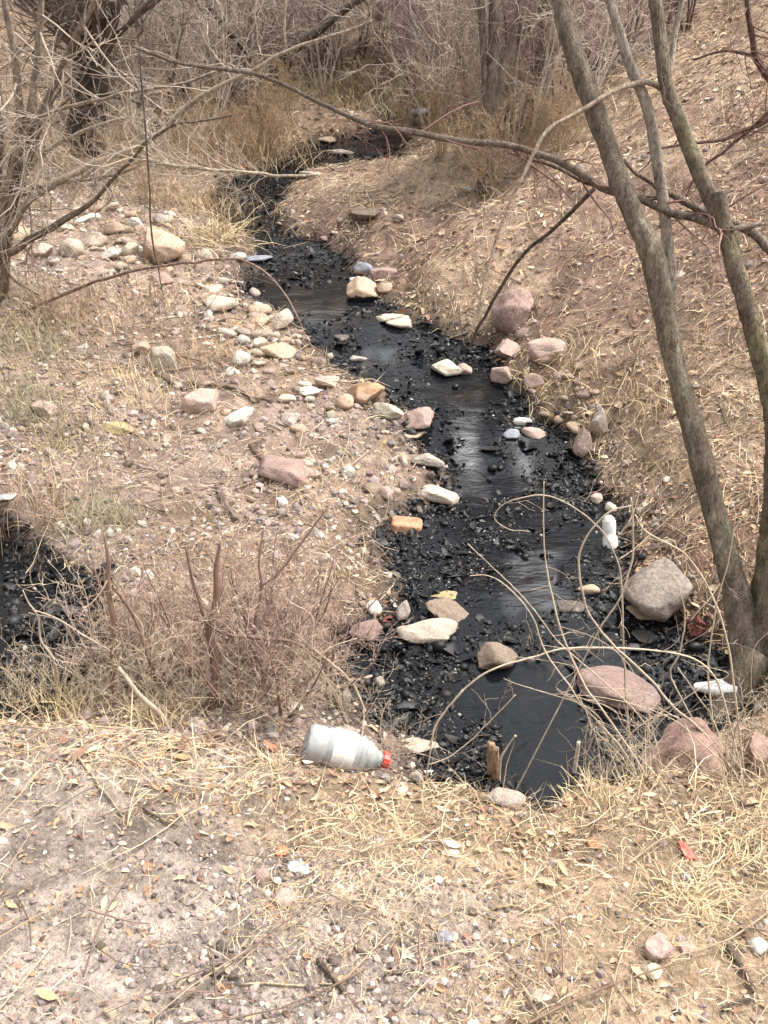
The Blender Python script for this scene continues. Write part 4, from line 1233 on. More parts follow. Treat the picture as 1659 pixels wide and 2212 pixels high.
# --- grey many-stemmed shrub at the picture's west side
g0 = hit(20, 640)
YS = float(g0[1]) - 0.2
shrub = empty('bare_shrub', (float(g0[0]), YS, float(height(g0[0], YS))), 'bare many-stemmed grey shrub reaching long pale branches across the stone heap', 'shrub')
GREY = (.27, .21, .165)
SST = []
for j, (pts, y1, colr) in enumerate([
    ([(4, -30, 12), (14, 40, 14), (30, 110, 17), (38, 200, 18), (42, 280, 20), (28, 370, 24), (10, 450, 28), (2, 520, 30)], YS, GREY),
    ([(92, -20, 13), (88, 60, 15), (80, 150, 16), (66, 240, 18), (48, 330, 20), (28, 420, 22), (12, 510, 24)], YS, GREY),
    ([(220, -20, 12), (196, 20, 14), (160, 90, 14), (128, 160, 14), (96, 230, 15), (68, 300, 15), (44, 380, 16), (24, 470, 18), (14, 530, 20)], YS - .2, (.22, .165, .13)),
    ([(800, 46, 4), (770, 58, 5), (690, 86, 6), (620, 108, 7), (560, 142, 8), (500, 172, 9), (440, 206, 10), (392, 246, 11), (340, 290, 12), (270, 330, 13), (190, 360, 13), (120, 396, 14), (60, 440, 15), (20, 500, 18)], YS - .5, (.46, .37, .29)),
    ([(690, 378, 5), (620, 380, 6), (560, 376, 7), (480, 368, 7), (400, 362, 8), (340, 350, 9), (280, 332, 9)], YS - .45, (.48, .40, .31)),
    ([(790, 44, 4), (800, 10, 4), (812, -20, 4)], YS - .5, (.40, .32, .25)),
    ([(620, 108, 5), (614, 60, 5), (618, -10, 5)], YS - .5, (.46, .38, .30)),
    ([(480, 150, 5), (420, 170, 6), (360, 184, 6), (280, 200, 7), (180, 224, 8), (90, 250, 9), (40, 320, 11), (10, 420, 14)], YS - .1, (.33, .26, .2)),
    ([(330, 236, 5), (270, 254, 6), (190, 282, 8), (120, 316, 9), (60, 370, 10), (16, 460, 13)], YS - .3, (.42, .34, .26)),
    ([(500, 250, 4), (420, 262, 5), (380, 268, 6), (320, 300, 7), (290, 340, 7), (240, 392, 8), (190, 440, 11), (140, 474, 14), (80, 510, 15), (20, 545, 17), (-30, 570, 18)], YS - .9, (.20, .15, .12)),
    ([(700, 760, 2), (672, 745, 3), (650, 700, 3), (626, 650, 4), (598, 612, 4), (560, 578, 5), (510, 560, 5), (440, 564, 6), (350, 574, 6), (270, 590, 6), (180, 618, 7), (100, 652, 7), (0, 694, 8), (-60, 720, 8)], YS - 1.1, (.30, .20, .16)),
    ([(352, 634, 2), (344, 590, 3), (332, 530, 4), (326, 470, 4), (322, 400, 4), (316, 300, 4), (306, 180, 4), (300, 100, 3)], YS - 1.2, (.13, .10, .085)),
    ([(300, 360, 5), (262, 372, 6), (220, 384, 6), (150, 392, 7), (70, 410, 9), (10, 440, 11)], YS - .4, (.36, .29, .22)),
    ([(190, 120, 5), (170, 150, 5), (110, 220, 6), (70, 330, 8), (30, 430, 10), (10, 500, 12)], YS - .1, (.25, .2, .16)),
    ([(-20, 60, 8), (-4, 160, 9), (4, 260, 10), (0, 360, 12), (-6, 470, 14)], YS + .1, (.2, .16, .13)),
]):
    deep = pts[-1][1] > 430 and pts[-1][0] < 60
    _, P, R = limb('stem' if deep else 'branch', shrub, pts, YS - 0.9 if j in (3, 4) else y1, colr, YS - (.45 if j == 4 else 0) if deep or j == 4 else y1, 8, deep and j not in (9, 10), 1.1, 0, 0.25, 0.08, seed=40 + j)
    SST.append((P, R))
twigs_part(shrub, SST[:3] + SST[7:9] + SST[12:], 12, 0.85, 33, 2, (.40, .33, .27), spread=1.0, rmin=0.0022, taper=.45, k=(4, 3))
twigs_part(shrub, SST[3:6], 24, 0.62, 34, 2, (.47, .39, .31), spread=0.9, rmin=0.0018, taper=.5, k=(4, 3))
twigs_part(shrub, SST[9:11], 14, 0.6, 35, 2, (.30, .235, .19), spread=1.0, rmin=0.0018, taper=.45, k=(3, 3))

# --- trees in the woods at the head of the gully
def wood_tree(label, trunks, base_px, colr=DARKBARK, tw=8, tl=0.7, seed=0, dy=0.0, level=2):
    b = hit(*base_px)
    t = empty('bare_tree', (float(b[0]), float(b[1] + dy), float(b[2])), label, 'tree', 'bare trees at the head of the gully')
    S = []
    for k, (nm, pts, gr) in enumerate(trunks):
        _, P, R = limb(nm, t, pts, float(b[1] + dy), colr, None, 12, gr, 1.3, 0.08, 0.25, 0.12, seed=seed + k)
        S.append((P, R))
    b = Buf(); rng = np.random.default_rng(seed + 5)
    for P, R in S:
        k = int(np.argmin(np.abs(P[:, 2] - P[:, 2].max() + .40 * (P[:, 2].max() - P[-1, 2]))))
        if seed in (230, 240, 250): continue
        grow(b, P[:max(8, k)][::-1], R[:max(8, k)][::-1], 26, 1.9, rng, 2, tuple(np.array(colr) * 1.4), 1.0, .12, .1, .006, .4, .1, (5, 4))
    if b.v:
        o = b.build('crown', M_twig, t, True, np.array(t.location)); o.location = (0, 0, 0); tag(o, kind='stuff')
    twigs_part(t, S, tw, tl, seed + 90, level, tuple(np.array(colr) * 1.5), spread=1.0, rmin=0.003, taper=.22, t0=.1, k=(4, 3))
wood_tree('stout dark forked tree behind the grey shrub', [
    ('trunk', [(96, -60, 66), (126, 0, 66), (160, 55, 64), (180, 100, 52), (178, 180, 42), (168, 260, 44), (158, 335, 56)], True),
    ('trunk', [(180, 70, 40), (204, 120, 40), (216, 180, 40), (218, 240, 42), (210, 310, 50)], True),
    ('limb', [(290, -40, 16), (250, 10, 20), (212, 60, 26), (190, 110, 30)], False)], (185, 332), (.075, .058, .047), 6, .8, 200)
wood_tree('slim dark upright tree right of the forked tree', [('trunk', [(360, -40, 20), (364, 60, 21), (370, 160, 22), (372, 260, 26)], True)], (372, 268), DARKBARK, 12, .8, 210)
wood_tree('dark tree arching over the head of the stream', [('trunk', [(820, -30, 14), (752, 18, 17), (690, 66, 20), (630, 112, 21), (586, 170, 23), (560, 240, 28)], True),
    ('limb', [(430, -20, 12), (480, 50, 14), (540, 120, 18), (575, 190, 20)], False)], (556, 256), (.10, .078, .062), 12, .8, 220)
wood_tree('grey thick-barked tree above the mossy dark stump foot', [('trunk', [(1064, -40, 22), (1066, 40, 23), (1064, 140, 25), (1058, 220, 28), (1052, 300, 32), (1046, 400, 40)], True),
    ('limb', [(1036, -30, 14), (1040, 40, 15), (1046, 130, 16), (1052, 230, 18), (1054, 300, 20)], False), ('limb', [(1130, -30, 10), (1112, 60, 12), (1086, 150, 16), (1064, 240, 20)], False)], (1046, 400), (.17, .135, .11), 10, .7, 230)
wood_tree('pale grey tree among mauve brush beyond the leaning trunk', [('trunk', [(1178, -40, 34), (1180, 60, 36), (1174, 160, 40), (1166, 262, 48)], True)], (1166, 268), (.22, .18, .15), 12, .7, 240)
wood_tree('thin leaning tree in the mauve brush above the topmost pool', [('trunk', [(980, -40, 10), (988, 40, 12), (1000, 130, 13), (1012, 240, 16)], True)], (1014, 255), (.17, .13, .11), 14, .7, 250)
wood_tree('slender dark tree among the olive grass', [('trunk', [(708, -40, 14), (704, 60, 15), (708, 150, 18)], True)], (708, 160), (.12, .095, .08), 14, .7, 260)
wood_tree('thin straight tree on the far slope behind the limbs', [('trunk', [(1312, -40, 12), (1300, 60, 13), (1290, 160, 15)], True)], (1290, 168), (.22, .17, .15), 10, .5, 270)
# sapling on the leafy slope, its dark red branches hanging in from outside the frame
b = hit(1659, 330)
sap = empty('sapling', (float(b[0] + .5), float(b[1]), float(height(b[0] + .5, b[1]))), 'dark reddish sapling with fine branches on the upper leafy slope', 'sapling')
S = []
for k, pts in enumerate([[(1612, -30, 11), (1616, 30, 12), (1624, 70, 13), (1632, 120, 14), (1655, 160, 16), (1690, 210, 18), (1730, 290, 24), (1760, 420, 28)],
                         [(1500, 130, 5), (1560, 112, 6), (1600, 116, 7), (1632, 122, 9)], [(1400, 330, 4), (1480, 310, 6), (1560, 300, 7), (1640, 268, 9), (1700, 240, 11)],
                         [(1480, 430, 3), (1510, 370, 5), (1560, 330, 6), (1620, 280, 8), (1690, 215, 11)]]):
    _, P, R = limb('stem' if k == 0 else 'branch', sap, pts, float(b[1]) - .9, (.14, .085, .07), None, 7, False, seed=280 + k) if k else limb('stem', sap, pts, float(b[1]) - .9, (.14, .085, .07), None, 8, True, seed=280)
    S.append((P, R))
twigs_part(sap, S, 12, .4, 36, 2, (.19, .115, .095), rmin=.0014, taper=.4, k=(4, 3))

# --- shrubs: a few built, then copied
def make_shrub(seed, H, nst, spread, r0, col, level=2, n1=11, rmin=0.0022, L=0.36, droop=0.12, k=(5, 4), stemcol=None):
    rng = np.random.default_rng(seed)
    root = bpy.data.objects.new('brush_shrub', None); COL.objects.link(root); root.empty_display_size = .1
    S = []
    for i in range(nst):
        a = rng.uniform(0, 6.28); lean = rng.uniform(0.1, 1.0) * spread
        h = H * rng.uniform(0.6, 1.05)
        p = np.array([math.cos(a) * .05 * H * rng.random(), math.sin(a) * .05 * H * rng.random(), -0.04])
        pts = [p]; d = np.array([math.cos(a) * lean, math.sin(a) * lean, 1.0]); d /= np.linalg.norm(d)
        for s in range(7):
            d = d + rng.normal(0, 0.09, 3) + np.array([0, 0, 0.05]); d /= np.linalg.norm(d)
            pts.append(pts[-1] + d * h / 7)
        P = spline(pts, 12); R = r0 * rng.uniform(.55, 1.1) * np.linspace(1, 0.25, 12)
        b = Buf(); tube(b, P, R, 6, np.array(stemcol or col) * rng.uniform(.8, 1.15), 0.08, i)
        b.build('stem', M_twig, root)
        S.append((P, R))
    b = Buf()
    for P, R in S: grow(b, P, R, n1, H * L, rng, level, col, 1.0, droop, 0.12, rmin, 0.5, 0.10, k)
    tag(b.build('twig_spray', M_twig, root), kind='stuff')
    return root

USED = set()
def put(root, loc, rz, s, label, cat, group, name=None):
    if root.name in USED:
        r = root.copy(); COL.objects.link(r)
        for ch in list(root.children):
            c = ch.copy(); COL.objects.link(c); c.parent = r
    else:
        r = root; USED.add(root.name)
    r.location = loc; r.rotation_euler = (0, 0, rz); r.scale = (s, s, s)
    return tag(r, label, cat, group)

far_wisp = [make_shrub(400 + k, 2.4, 9, .6, .010, (.50, .42, .36), 2, 8, .0028, .42, .04, (4, 3)) for k in range(2)]
far_grey = [make_shrub(300 + k, 2.2, 6, .55, .016, (.36, .285, .25), 2, 10, .0029, .40, .05, (5, 4), (.13, .10, .085)) for k in range(3)]
far_mauve = [make_shrub(320 + k, 2.1, 7, .45, .013, (.38, .27, .25), 2, 10, .0027, .36, .22, (5, 4), (.16, .105, .10)) for k in range(3)]
far_low = [make_shrub(340 + k, 0.8, 7, .9, .008, (.40, .29, .19), 2, 9, .0020, .45, .10, (5, 3)) for k in range(2)]
FAR = [(far_grey, [(330, 300), (280, 235), (420, 270), (480, 235), (530, 225), (600, 190), (650, 185), (740, 150), (400, 200), (460, 160), (560, 150), (640, 130), (690, 110), (330, 180), (520, 120), (780, 120), (300, 130)],
        'tall grey-brown leafless shrub in the thicket at the gully head', 'grey-brown shrubs at the gully head'),
       (far_mauve, [(890, 215), (945, 235), (985, 270), (1040, 300), (1100, 290), (1150, 260), (1205, 245), (1245, 215), (920, 170), (1000, 170), (1090, 175), (1160, 160), (860, 140), (1290, 165), (1350, 135), (1420, 95), (960, 115), (1060, 105), (1150, 100), (830, 115), (1230, 120), (1480, 60)],
        'tall mauve leafless shrub in the brush beyond the stream', 'mauve shrubs beyond the stream'),
       (far_wisp, [(450, 290), (700, 200), (940, 290), (1110, 330), (1250, 260), (300, 300)],
        'pale wispy leafless shrub standing in front of the woods', 'pale wispy shrubs before the woods'),
       (far_low, [(1010, 360), (1070, 420), (950, 330), (560, 330), (430, 360), (250, 400), (160, 400), (330, 440), (1130, 360), (1210, 330), (480, 320), (90, 420), (880, 300), (630, 270)],
        'low russet bush beside the upper stream', 'low russet bushes by the upper stream')]
rs = np.random.default_rng(44)
MARKS = [('the stout dark forked tree', 185, 332), ('the slim dark upright tree', 372, 265), ('the dark arching tree', 560, 250), ('the topmost water', 890, 262), ('the grey thick-barked tree', 1046, 395),
         ('the pale grey tree', 1166, 268), ('the thin leaning tree', 1012, 245), ('the slender dark tree', 708, 158), ('the big leaning trunk', 1270, 260), ('the grey many-stemmed shrub', 30, 420), ('the thin straight far tree', 1290, 160), ('the dark black bend', 540, 430)]
def near_what(px, py):
    m = min(MARKS, key=lambda q: (q[1] - px) ** 2 + ((q[2] - py) * 1.6) ** 2)
    dx, dy = px - m[1], py - m[2]
    rel = ('uphill behind' if dy < 0 else 'downhill in front of') if abs(dy) * 1.4 > abs(dx) else ('on the stream side of' if (dx > 0) == (m[1] < 700) else 'on the bank side of')
    return rel + ' ' + m[0]
SEEN = set()
for protos, spots, label, grp in FAR:
    kind_ = ' '.join(label.split()[:4 if 'wispy' in label else 3]) + (' shrub' if 'tall' in label else '')
    for k, (px, py) in enumerate(spots):
        P = hit(px, py)
        lab, sc_ = kind_ + ' ' + near_what(px, py), rs.uniform(.85, 1.15)
        for pre, f in (('', 1), ('small ', .66), ('big ', 1.4), ('half-grown ', .5), ('towering ', 1.7)):
            l2 = pre + (lab.replace('tall ', '').replace('low ', '') if pre else lab)
            if l2 not in SEEN: break
        SEEN.add(l2)
        put(protos[k % len(protos)], P, rs.uniform(0, 6.28), sc_ * f, l2, 'shrub', grp)

# --- purple-brown thicket below the path edge
near_thick = [make_shrub(360 + k, 0.64, 8, .95, .0078, (.40, .29, .235), 2, 5, .0013, .42, .05, (3, 3), (.24, .155, .13)) for k in range(4)]
near_pale = [make_shrub(380 + k, 0.60, 7, 1.1, .0044, (.54, .44, .33), 2, 5, .0011, .48, .02, (3, 2)) for k in range(3)]
for k, (px, py, s, label) in enumerate([
    (470, 1490, 1.15, 'purple-brown twiggy bush round the foot of the tallest dark stem'), (570, 1460, 1.1, 'purple-brown twiggy bush round the slim mauve stem'),
    (650, 1430, .95, 'purple-brown twiggy bush at the gravel side of the thicket'), (520, 1540, .9, 'purple-brown bush under the tallest stem at the path edge'),
    (690, 1500, .8, 'purple-brown bush in front of the side inlet of the creek'), (610, 1530, .85, 'purple-brown bush between thicket and plastic bottle'),
    (410, 1450, 1.05, 'purple-brown bush between the two stout upright stems'), (730, 1420, .6, 'smallest purple-brown bush beside the side inlet slab'),
    (560, 1370, .8, 'purple-brown bush at the back of the thicket on gravel'), (330, 1490, .95, 'purple-brown bush behind the bleached bent stick'),
    (250, 1440, .8, 'purple-brown bush behind the stout reddish stem by the sludge pool')]):
    put(near_thick[k % 4], hit(px, py), rs.uniform(0, 6.28), s, label, 'shrub', 'purple-brown bushes of the thicket')
for k, (px, py, s, label) in enumerate([
    (260, 1510, .9, 'pale dry weed bush round the stout reddish stem'), (130, 1510, .55, 'pale dry weed bush behind the bright yellow tuft'),
    (30, 1530, .5, 'pale dry weed bush at picture edge before the sludge pool'), (400, 1545, .85, 'pale dry weed bush crossing the bleached bent stick'),
    (190, 1545, .5, 'small pale weed bush beside the bright yellow tuft'), (760, 1570, .5, 'pale dry weed bush behind the plastic bottle'),
    (860, 1640, .35, 'small pale weed bush by the red bottle cap'), (520, 1500, .9, 'pale dry weed bush tangled in the purple-brown bushes'),
    (620, 1560, .6, 'pale dry weed bush beside the bottle base'), (340, 1350, .6, 'pale dry weed bush on the bank behind the thicket'),
    (1400, 1700, .35, 'pale dry weed bush in front of the biggest red boulder'), (1580, 1695, .4, 'pale dry weed bush between red boulder and leaning tree'),
    (1650, 1695, .45, 'pale dry weed bush on the lip under the leaning tree'), (1330, 1695, .4, 'pale dry weed bush on the lip before the flat mauve rock'),
    (1650, 1600, .35, 'pale dry weed bush at the foot of the leaning tree trunks')]):
    put(near_pale[k % 3], hit(px, py), rs.uniform(0, 6.28), s, label, 'shrub', 'pale dry weed bushes along the path edge')

def stemplant(name, label, cat, base_px, stems, colr, Y=None, tw=0, tl=.15, seed=0, sides=7, twcol=None, rough=.08, lvl=1):
    b = hit(*base_px)
    Y = float(b[1]) if Y is None else Y
    root = empty(name, (float(b[0]), Y, float(height(b[0], Y))), label, cat)
    S = []
    for k, (nm, pts, gr) in enumerate(stems):
        _, P, R = limb(nm, root, pts, Y, tuple(np.array(colr) * random.uniform(.88, 1.12)), None, sides, gr, 1.15, 0, 0, rough, mat=M_twig, seed=seed + k)
        S.append((P, R))
    if tw: twigs_part(root, S, tw, tl, seed + 50, lvl, twcol or colr, rmin=.0009, taper=.45, k=(3, 2))
    return root
stemplant('cut_stem', 'stout reddish upright stem standing in the thicket near the sludge pool', 'dead stem', (244, 1520),
          [('stem', [(226, 1150, 4), (238, 1210, 9), (234, 1280, 12), (246, 1350, 14), (243, 1430, 15), (250, 1510, 20)], True), ('branch', [(330, 1440, 7), (290, 1340, 8), (262, 1290, 9), (244, 1270, 10)], False)], (.25, .17, .13), tw=5, tl=.2, seed=500)
stemplant('cut_stem', 'tallest dark upright stem in the middle of the thicket', 'dead stem', (462, 1530),
          [('stem', [(474, 1168, 5), (464, 1230, 13), (467, 1300, 16), (457, 1370, 18), (463, 1450, 19), (458, 1530, 26)], True), ('branch', [(400, 1180, 5), (420, 1260, 6), (446, 1360, 8), (456, 1420, 9)], False),
           ('branch', [(690, 1430, 5), (640, 1388, 7), (560, 1380, 9), (490, 1370, 8), (400, 1328, 7)], False)], (.19, .12, .095), tw=6, tl=.2, seed=510)
stemplant('cut_stem', 'slim mauve stem at the gravel side of the thicket', 'dead stem', (560, 1480),
          [('stem', [(570, 1140, 3), (562, 1210, 6), (565, 1270, 7), (550, 1350, 8), (558, 1420, 9), (554, 1490, 10)], True), ('branch', [(712, 1090, 4), (650, 1170, 5), (600, 1240, 6), (562, 1268, 7)], False)], (.29, .19, .165), tw=7, tl=.2, seed=520)
stemplant('bleached_stick', 'bleached bent stick propped in the thicket below the tallest stem', 'stick', (370, 1570),
          [('stick', [(255, 1440, 9), (300, 1500, 11), (345, 1545, 12), (380, 1590, 12)], False)], (.50, .42, .33), seed=530)
stemplant('bleached_stick', 'short pale broken stick upright in the thicket', 'stick', (520, 1420),
          [('stick', [(505, 1290, 10), (512, 1330, 10), (520, 1380, 9)], True)], (.50, .42, .33), seed=540)

_q = np.random.default_rng(95)
WST = []
for k in range(22):
    x0, y0 = _q.uniform(40, 760), _q.uniform(1470, 1560); a = _q.uniform(-1.0, 1.0); le = _q.uniform(120, 330)
    WST.append(('stem', [(x0 + math.sin(a) * le * f + _q.normal(0, 9) + 40 * f * f * a, y0 - math.cos(a) * le * f + f ** 3 * le * .2, 6.5 * (1 - .6 * f)) for f in (1, .8, .6, .4, .2, 0)], True))
stemplant('dry_weed', 'tangle of long bleached stems crossing the whole twiggy thicket', 'weed', (420, 1520), WST, (.50, .41, .32), tw=4, tl=.16, seed=560)
# --- pale arching canes by the pool
CAN = [
    [(926, 1610, 6), (950, 1555, 8), (1013, 1480, 9), (1075, 1442, 9), (1150, 1420, 9), (1209, 1403, 9), (1271, 1398, 9), (1346, 1400, 9), (1430, 1407, 8), (1500, 1424, 8), (1542, 1460, 8), (1563, 1510, 9)],
    [(1176, 1040, 4), (1175, 1090, 5), (1175, 1184, 5), (1188, 1268, 7), (1209, 1351, 8), (1242, 1438, 9), (1267, 1488, 9), (1305, 1538, 9), (1363, 1622, 10), (1390, 1665, 10)],
    [(1366, 1090, 7), (1309, 1113, 8), (1271, 1155, 8), (1252, 1205, 9), (1257, 1268, 10), (1275, 1330, 10), (1325, 1392, 11), (1400, 1463, 11), (1450, 1522, 12), (1513, 1576, 12), (1575, 1655, 12), (1600, 1697, 12)],
    [(1144, 1148, 4), (1099, 1143, 4), (1069, 1120, 5), (1079, 1095, 5), (1114, 1078, 5), (1174, 1070, 6), (1229, 1090, 6), (1289, 1135, 7), (1319, 1180, 7), (1339, 1230, 7), (1344, 1300, 8), (1347, 1395, 8), (1352, 1500, 8), (1360, 1600, 9)],
    [(1365, 1076, 8), (1366, 1130, 9), (1367, 1200, 9), (1358, 1235, 9), (1340, 1290, 8), (1300, 1350, 7)],
    [(1372, 1112, 6), (1394, 1145, 7), (1440, 1172, 7), (1479, 1195, 7), (1519, 1250, 8), (1549, 1310, 8), (1569, 1375, 8), (1579, 1425, 9), (1590, 1520, 9)],
    [(1590, 1110, 5), (1574, 1210, 6), (1549, 1300, 7), (1534, 1400, 7), (1529, 1455, 8), (1540, 1560, 8)],
    [(1456, 1240, 4), (1479, 1325, 6), (1469, 1410, 7), (1449, 1460, 7), (1494, 1550, 8), (1530, 1640, 8)],
    [(1014, 1245, 4), (1054, 1243, 4), (1099, 1270, 5), (1149, 1330, 6), (1179, 1410, 7), (1229, 1480, 7), (1260, 1525, 7), (1330, 1600, 8), (1370, 1660, 8)],
    [(1009, 1175, 3), (1079, 1240, 4), (1140, 1300, 5), (1210, 1390, 5), (1290, 1460, 6), (1380, 1545, 6), (1440, 1640, 7)],
    [(1463, 1442, 5), (1504, 1500, 6), (1545, 1565, 7), (1560, 1640, 7)],
    [(924, 1652, 6), (969, 1637, 6), (1019, 1597, 5), (1079, 1537, 4), (1114, 1500, 3)],
    [(1000, 1490, 6), (965, 1530, 7), (939, 1572, 7), (924, 1655, 7)],
    [(1374, 1612, 6), (1350, 1650, 8), (1326, 1696, 9)],
    [(1400, 1560, 5), (1394, 1620, 6), (1376, 1696, 7)],
    [(1270, 1560, 3), (1264, 1620, 4), (1270, 1700, 5)], [(1250, 1500, 3), (1290, 1600, 4), (1300, 1700, 5)], [(1620, 1550, 5), (1560, 1590, 6), (1490, 1650, 7), (1450, 1700, 8)],
    [(1640, 1500, 4), (1600, 1540, 5), (1568, 1600, 6), (1580, 1700, 7)],
]
_rc = np.random.default_rng(91)
for k in range(9):
    x0 = _rc.uniform(1270, 1650); y0 = _rc.uniform(1640, 1700); le = _rc.uniform(120, 420); a = _rc.uniform(-.9, .45)
    pts = []
    for j in range(6):
        f = j / 5
        pts.append((x0 + math.sin(a + f * _rc.uniform(-.3, .3)) * le * f + (f ** 2) * le * .35 * math.copysign(1, a), y0 - math.cos(a) * le * f + f ** 3 * le * .25, 6.0 * (1 - .65 * f)))
    CAN.append(pts[::-1])
cb = hit(1420, 1700)
canes = empty('cane_bush', (float(cb[0]), 2.35, float(height(cb[0], 2.35))), 'tangle of pale bare canes arching over the black pool and flat rock', 'cane bush')
S = []
for k, pts in enumerate(CAN):
    Y = 2.35 + 0.35 * (k % 4) / 3 - (0.25 if pts[-1][1] > 1640 else 0)
    if k in (11, 12): Y = 2.1
    pts = [(x, y, w * .5) for x, y, w in pts]
    _, P, R = limb('cane', canes, pts, Y, tuple(np.array(CANE) * random.uniform(.8, 1.15)), None, 7, k not in (11,), 1.1, 0, 0, .06, mat=M_twig, seed=600 + k)
    S.append((P, R))
twigs_part(canes, S, 5, .16, 37, 1, (.42, .33, .25), rmin=.0008, taper=.4, spread=.8, k=(3, 2))
# cut stake and peg on the lip
def stake():
    b = hit(1066, 1716)
    Y = float(b[1]) + .02
    r = empty('broken_stake', (float(b[0]), Y, float(height(b[0], Y))), 'splintered tan stake standing on the path lip before the pool', 'stake')
    P, R = poly3([(1062, 1606, 14), (1064, 1630, 22), (1067, 1680, 24), (1069, 1735, 26)], Y, 18)
    bf = Buf(); tube(bf, P, R, 10, bark_cols(P, 10, (.46, .29, .18), 0, .3, 3), .16, 9)
    o = bf.build('post', M_bark, r, True, np.array(r.location)); o.location = (0, 0, 0)
    for pts in ([(1056, 1600, 3), (1060, 1625, 8), (1063, 1650, 9)], [(1076, 1614, 3), (1074, 1640, 8), (1072, 1660, 8)]):
        P, R = poly3(pts, Y - .008, 8); bf = Buf(); tube(bf, P, R, 5, (.52, .36, .23), .1, 2)
        o = bf.build('splinter', M_bark, r, True, np.array(r.location)); o.location = (0, 0, 0)
    limb('twig', r, [(1116, 1586, 6), (1110, 1596, 5), (1094, 1618, 5), (1080, 1645, 6), (1078, 1720, 6)], Y - .02, (.5, .4, .3), None, 6, mat=M_twig)
stake()
stemplant('peg', 'thin bleached peg standing on the lip by the pool', 'stick', (1238, 1696), [('stick', [(1247, 1605, 8), (1243, 1640, 9), (1237, 1692, 9)], True)], (.56, .49, .4), seed=700)

# --- grass tufts
def tuft(label, px, py, n, L, pal, seed, spread=.12, rise=(.6, 1.5), wd_=.0011):
    rng = np.random.default_rng(seed)
    P = hit(px, py)
    x = P[0] + rng.normal(0, spread, n); y = P[1] + rng.normal(0, spread, n)
    b = Buf()
    blades(b, x, y, height(x, y) - .005, L * rng.uniform(.4, 1.1, n), wd_ * rng.uniform(.7, 1.4, n) * (0.7 + .15 * P[1]), rng.uniform(0, 6.28, n), rng.uniform(*rise, n), -rng.uniform(.1, 1.2, n), pick_cols(pal, n, rng, .14), rng)
    r = empty('grass_tuft', tuple(P), label, 'grass tuft')
    o = b.build('blades', M_straw, r, True, P); o.location = (0, 0, 0); tag(o, kind='stuff')
OR = [(.42, .30, .185), (.48, .37, .24), (.34, .23, .145)]; YE = [(.56, .44, .26), (.62, .51, .33), (.46, .35, .2)]; OL = [(.36, .31, .17), (.44, .37, .21), (.30, .25, .14)]
GRN = [(.25, .235, .13), (.31, .28, .17), (.38, .33, .21)]
for k, a in enumerate([
    ('rusty dry grass tuft overhanging the upper stream', 555, 330, 620, .5, OR, 0, .32), ('rusty dry grass tuft behind the big peach boulder', 415, 450, 520, .42, OR, 0, .28),
    ('tan drooping grass tuft between boulder and stream', 470, 520, 300, .45, YE, 0, .16, (.2, 1.0)), ('olive dry grass patch at the foot of the far woods', 790, 190, 420, .38, OL, 0, .5),
    ('yellow grass patch beyond the topmost water', 830, 232, 300, .32, YE, 0, .4), ('olive grass tuft under the arching dark tree', 620, 200, 300, .4, OL, 0, .5),
    ('bright yellow dry tuft at the path edge below the sludge pool', 120, 1545, 260, .16, YE, 0, .07), ('greyish green weed tuft on the bank above the thicket', 215, 1130, 260, .20, GRN, 0, .10),
    ('green-tinged grass tuft at picture edge on the bank', 25, 880, 320, .24, GRN, 0, .16), ('yellow straw tuft beside the tallest thicket stem', 330, 1560, 220, .15, YE, 0, .09),
    ('tan grass tuft on the bank beside the stone heap', 150, 690, 420, .3, OR, 0, .25), ('straw tuft on slope below the tall rounded boulder', 1230, 850, 150, .16, YE, 0, .14),
    ('straw tuft drooping over the half-buried pink rock', 1180, 790, 110, .18, YE, 0, .10, (.2, 1.1)), ('straw tuft hanging on the slope near the leaning grey slab', 1390, 860, 200, .17, YE, 0, .18),
    ('straw tuft on the path by the red scrap', 1570, 1830, 170, .12, YE, 0, .06, (.1, .8)), ('curly straw tuft on the path above the blocky pink rock', 1500, 1945, 170, .10, YE, 0, .045, (.1, 1.0)),
    ('yellow grass tuft on the lip next to the pool notch', 1270, 1708, 150, .08, YE, 0, .06), ('tan dry grass tuft on the bank below the arc-shaped twig', 300, 680, 260, .24, OR, 0, .25), ('tan dry grass tuft beside the lone pale buff rock', 420, 790, 220, .18, OR, 0, .16),
    ('olive dry grass tuft at picture edge below the stone heap', 60, 760, 320, .26, GRN, 0, .22), ('olive dry grass tuft on the bank past the pinkish rock', 170, 960, 260, .18, OL, 0, .16),
    ('tan dry grass tuft on the bank above the sludge pool', 90, 1090, 260, .2, OR, 0, .13), ('tan dry grass tuft uphill of the propped pink slab', 300, 830, 200, .18, YE, 0, .16),
    ('tan grass tuft under the twin-trunked tree', 1650, 1640, 110, .12, OR, 0, .07)]):
    label, px, py, n, L, pal = a[:6]
    tuft(label, px, py, n, L, pal, 800 + k, a[7], a[8] if len(a) > 8 else (.6, 1.5))

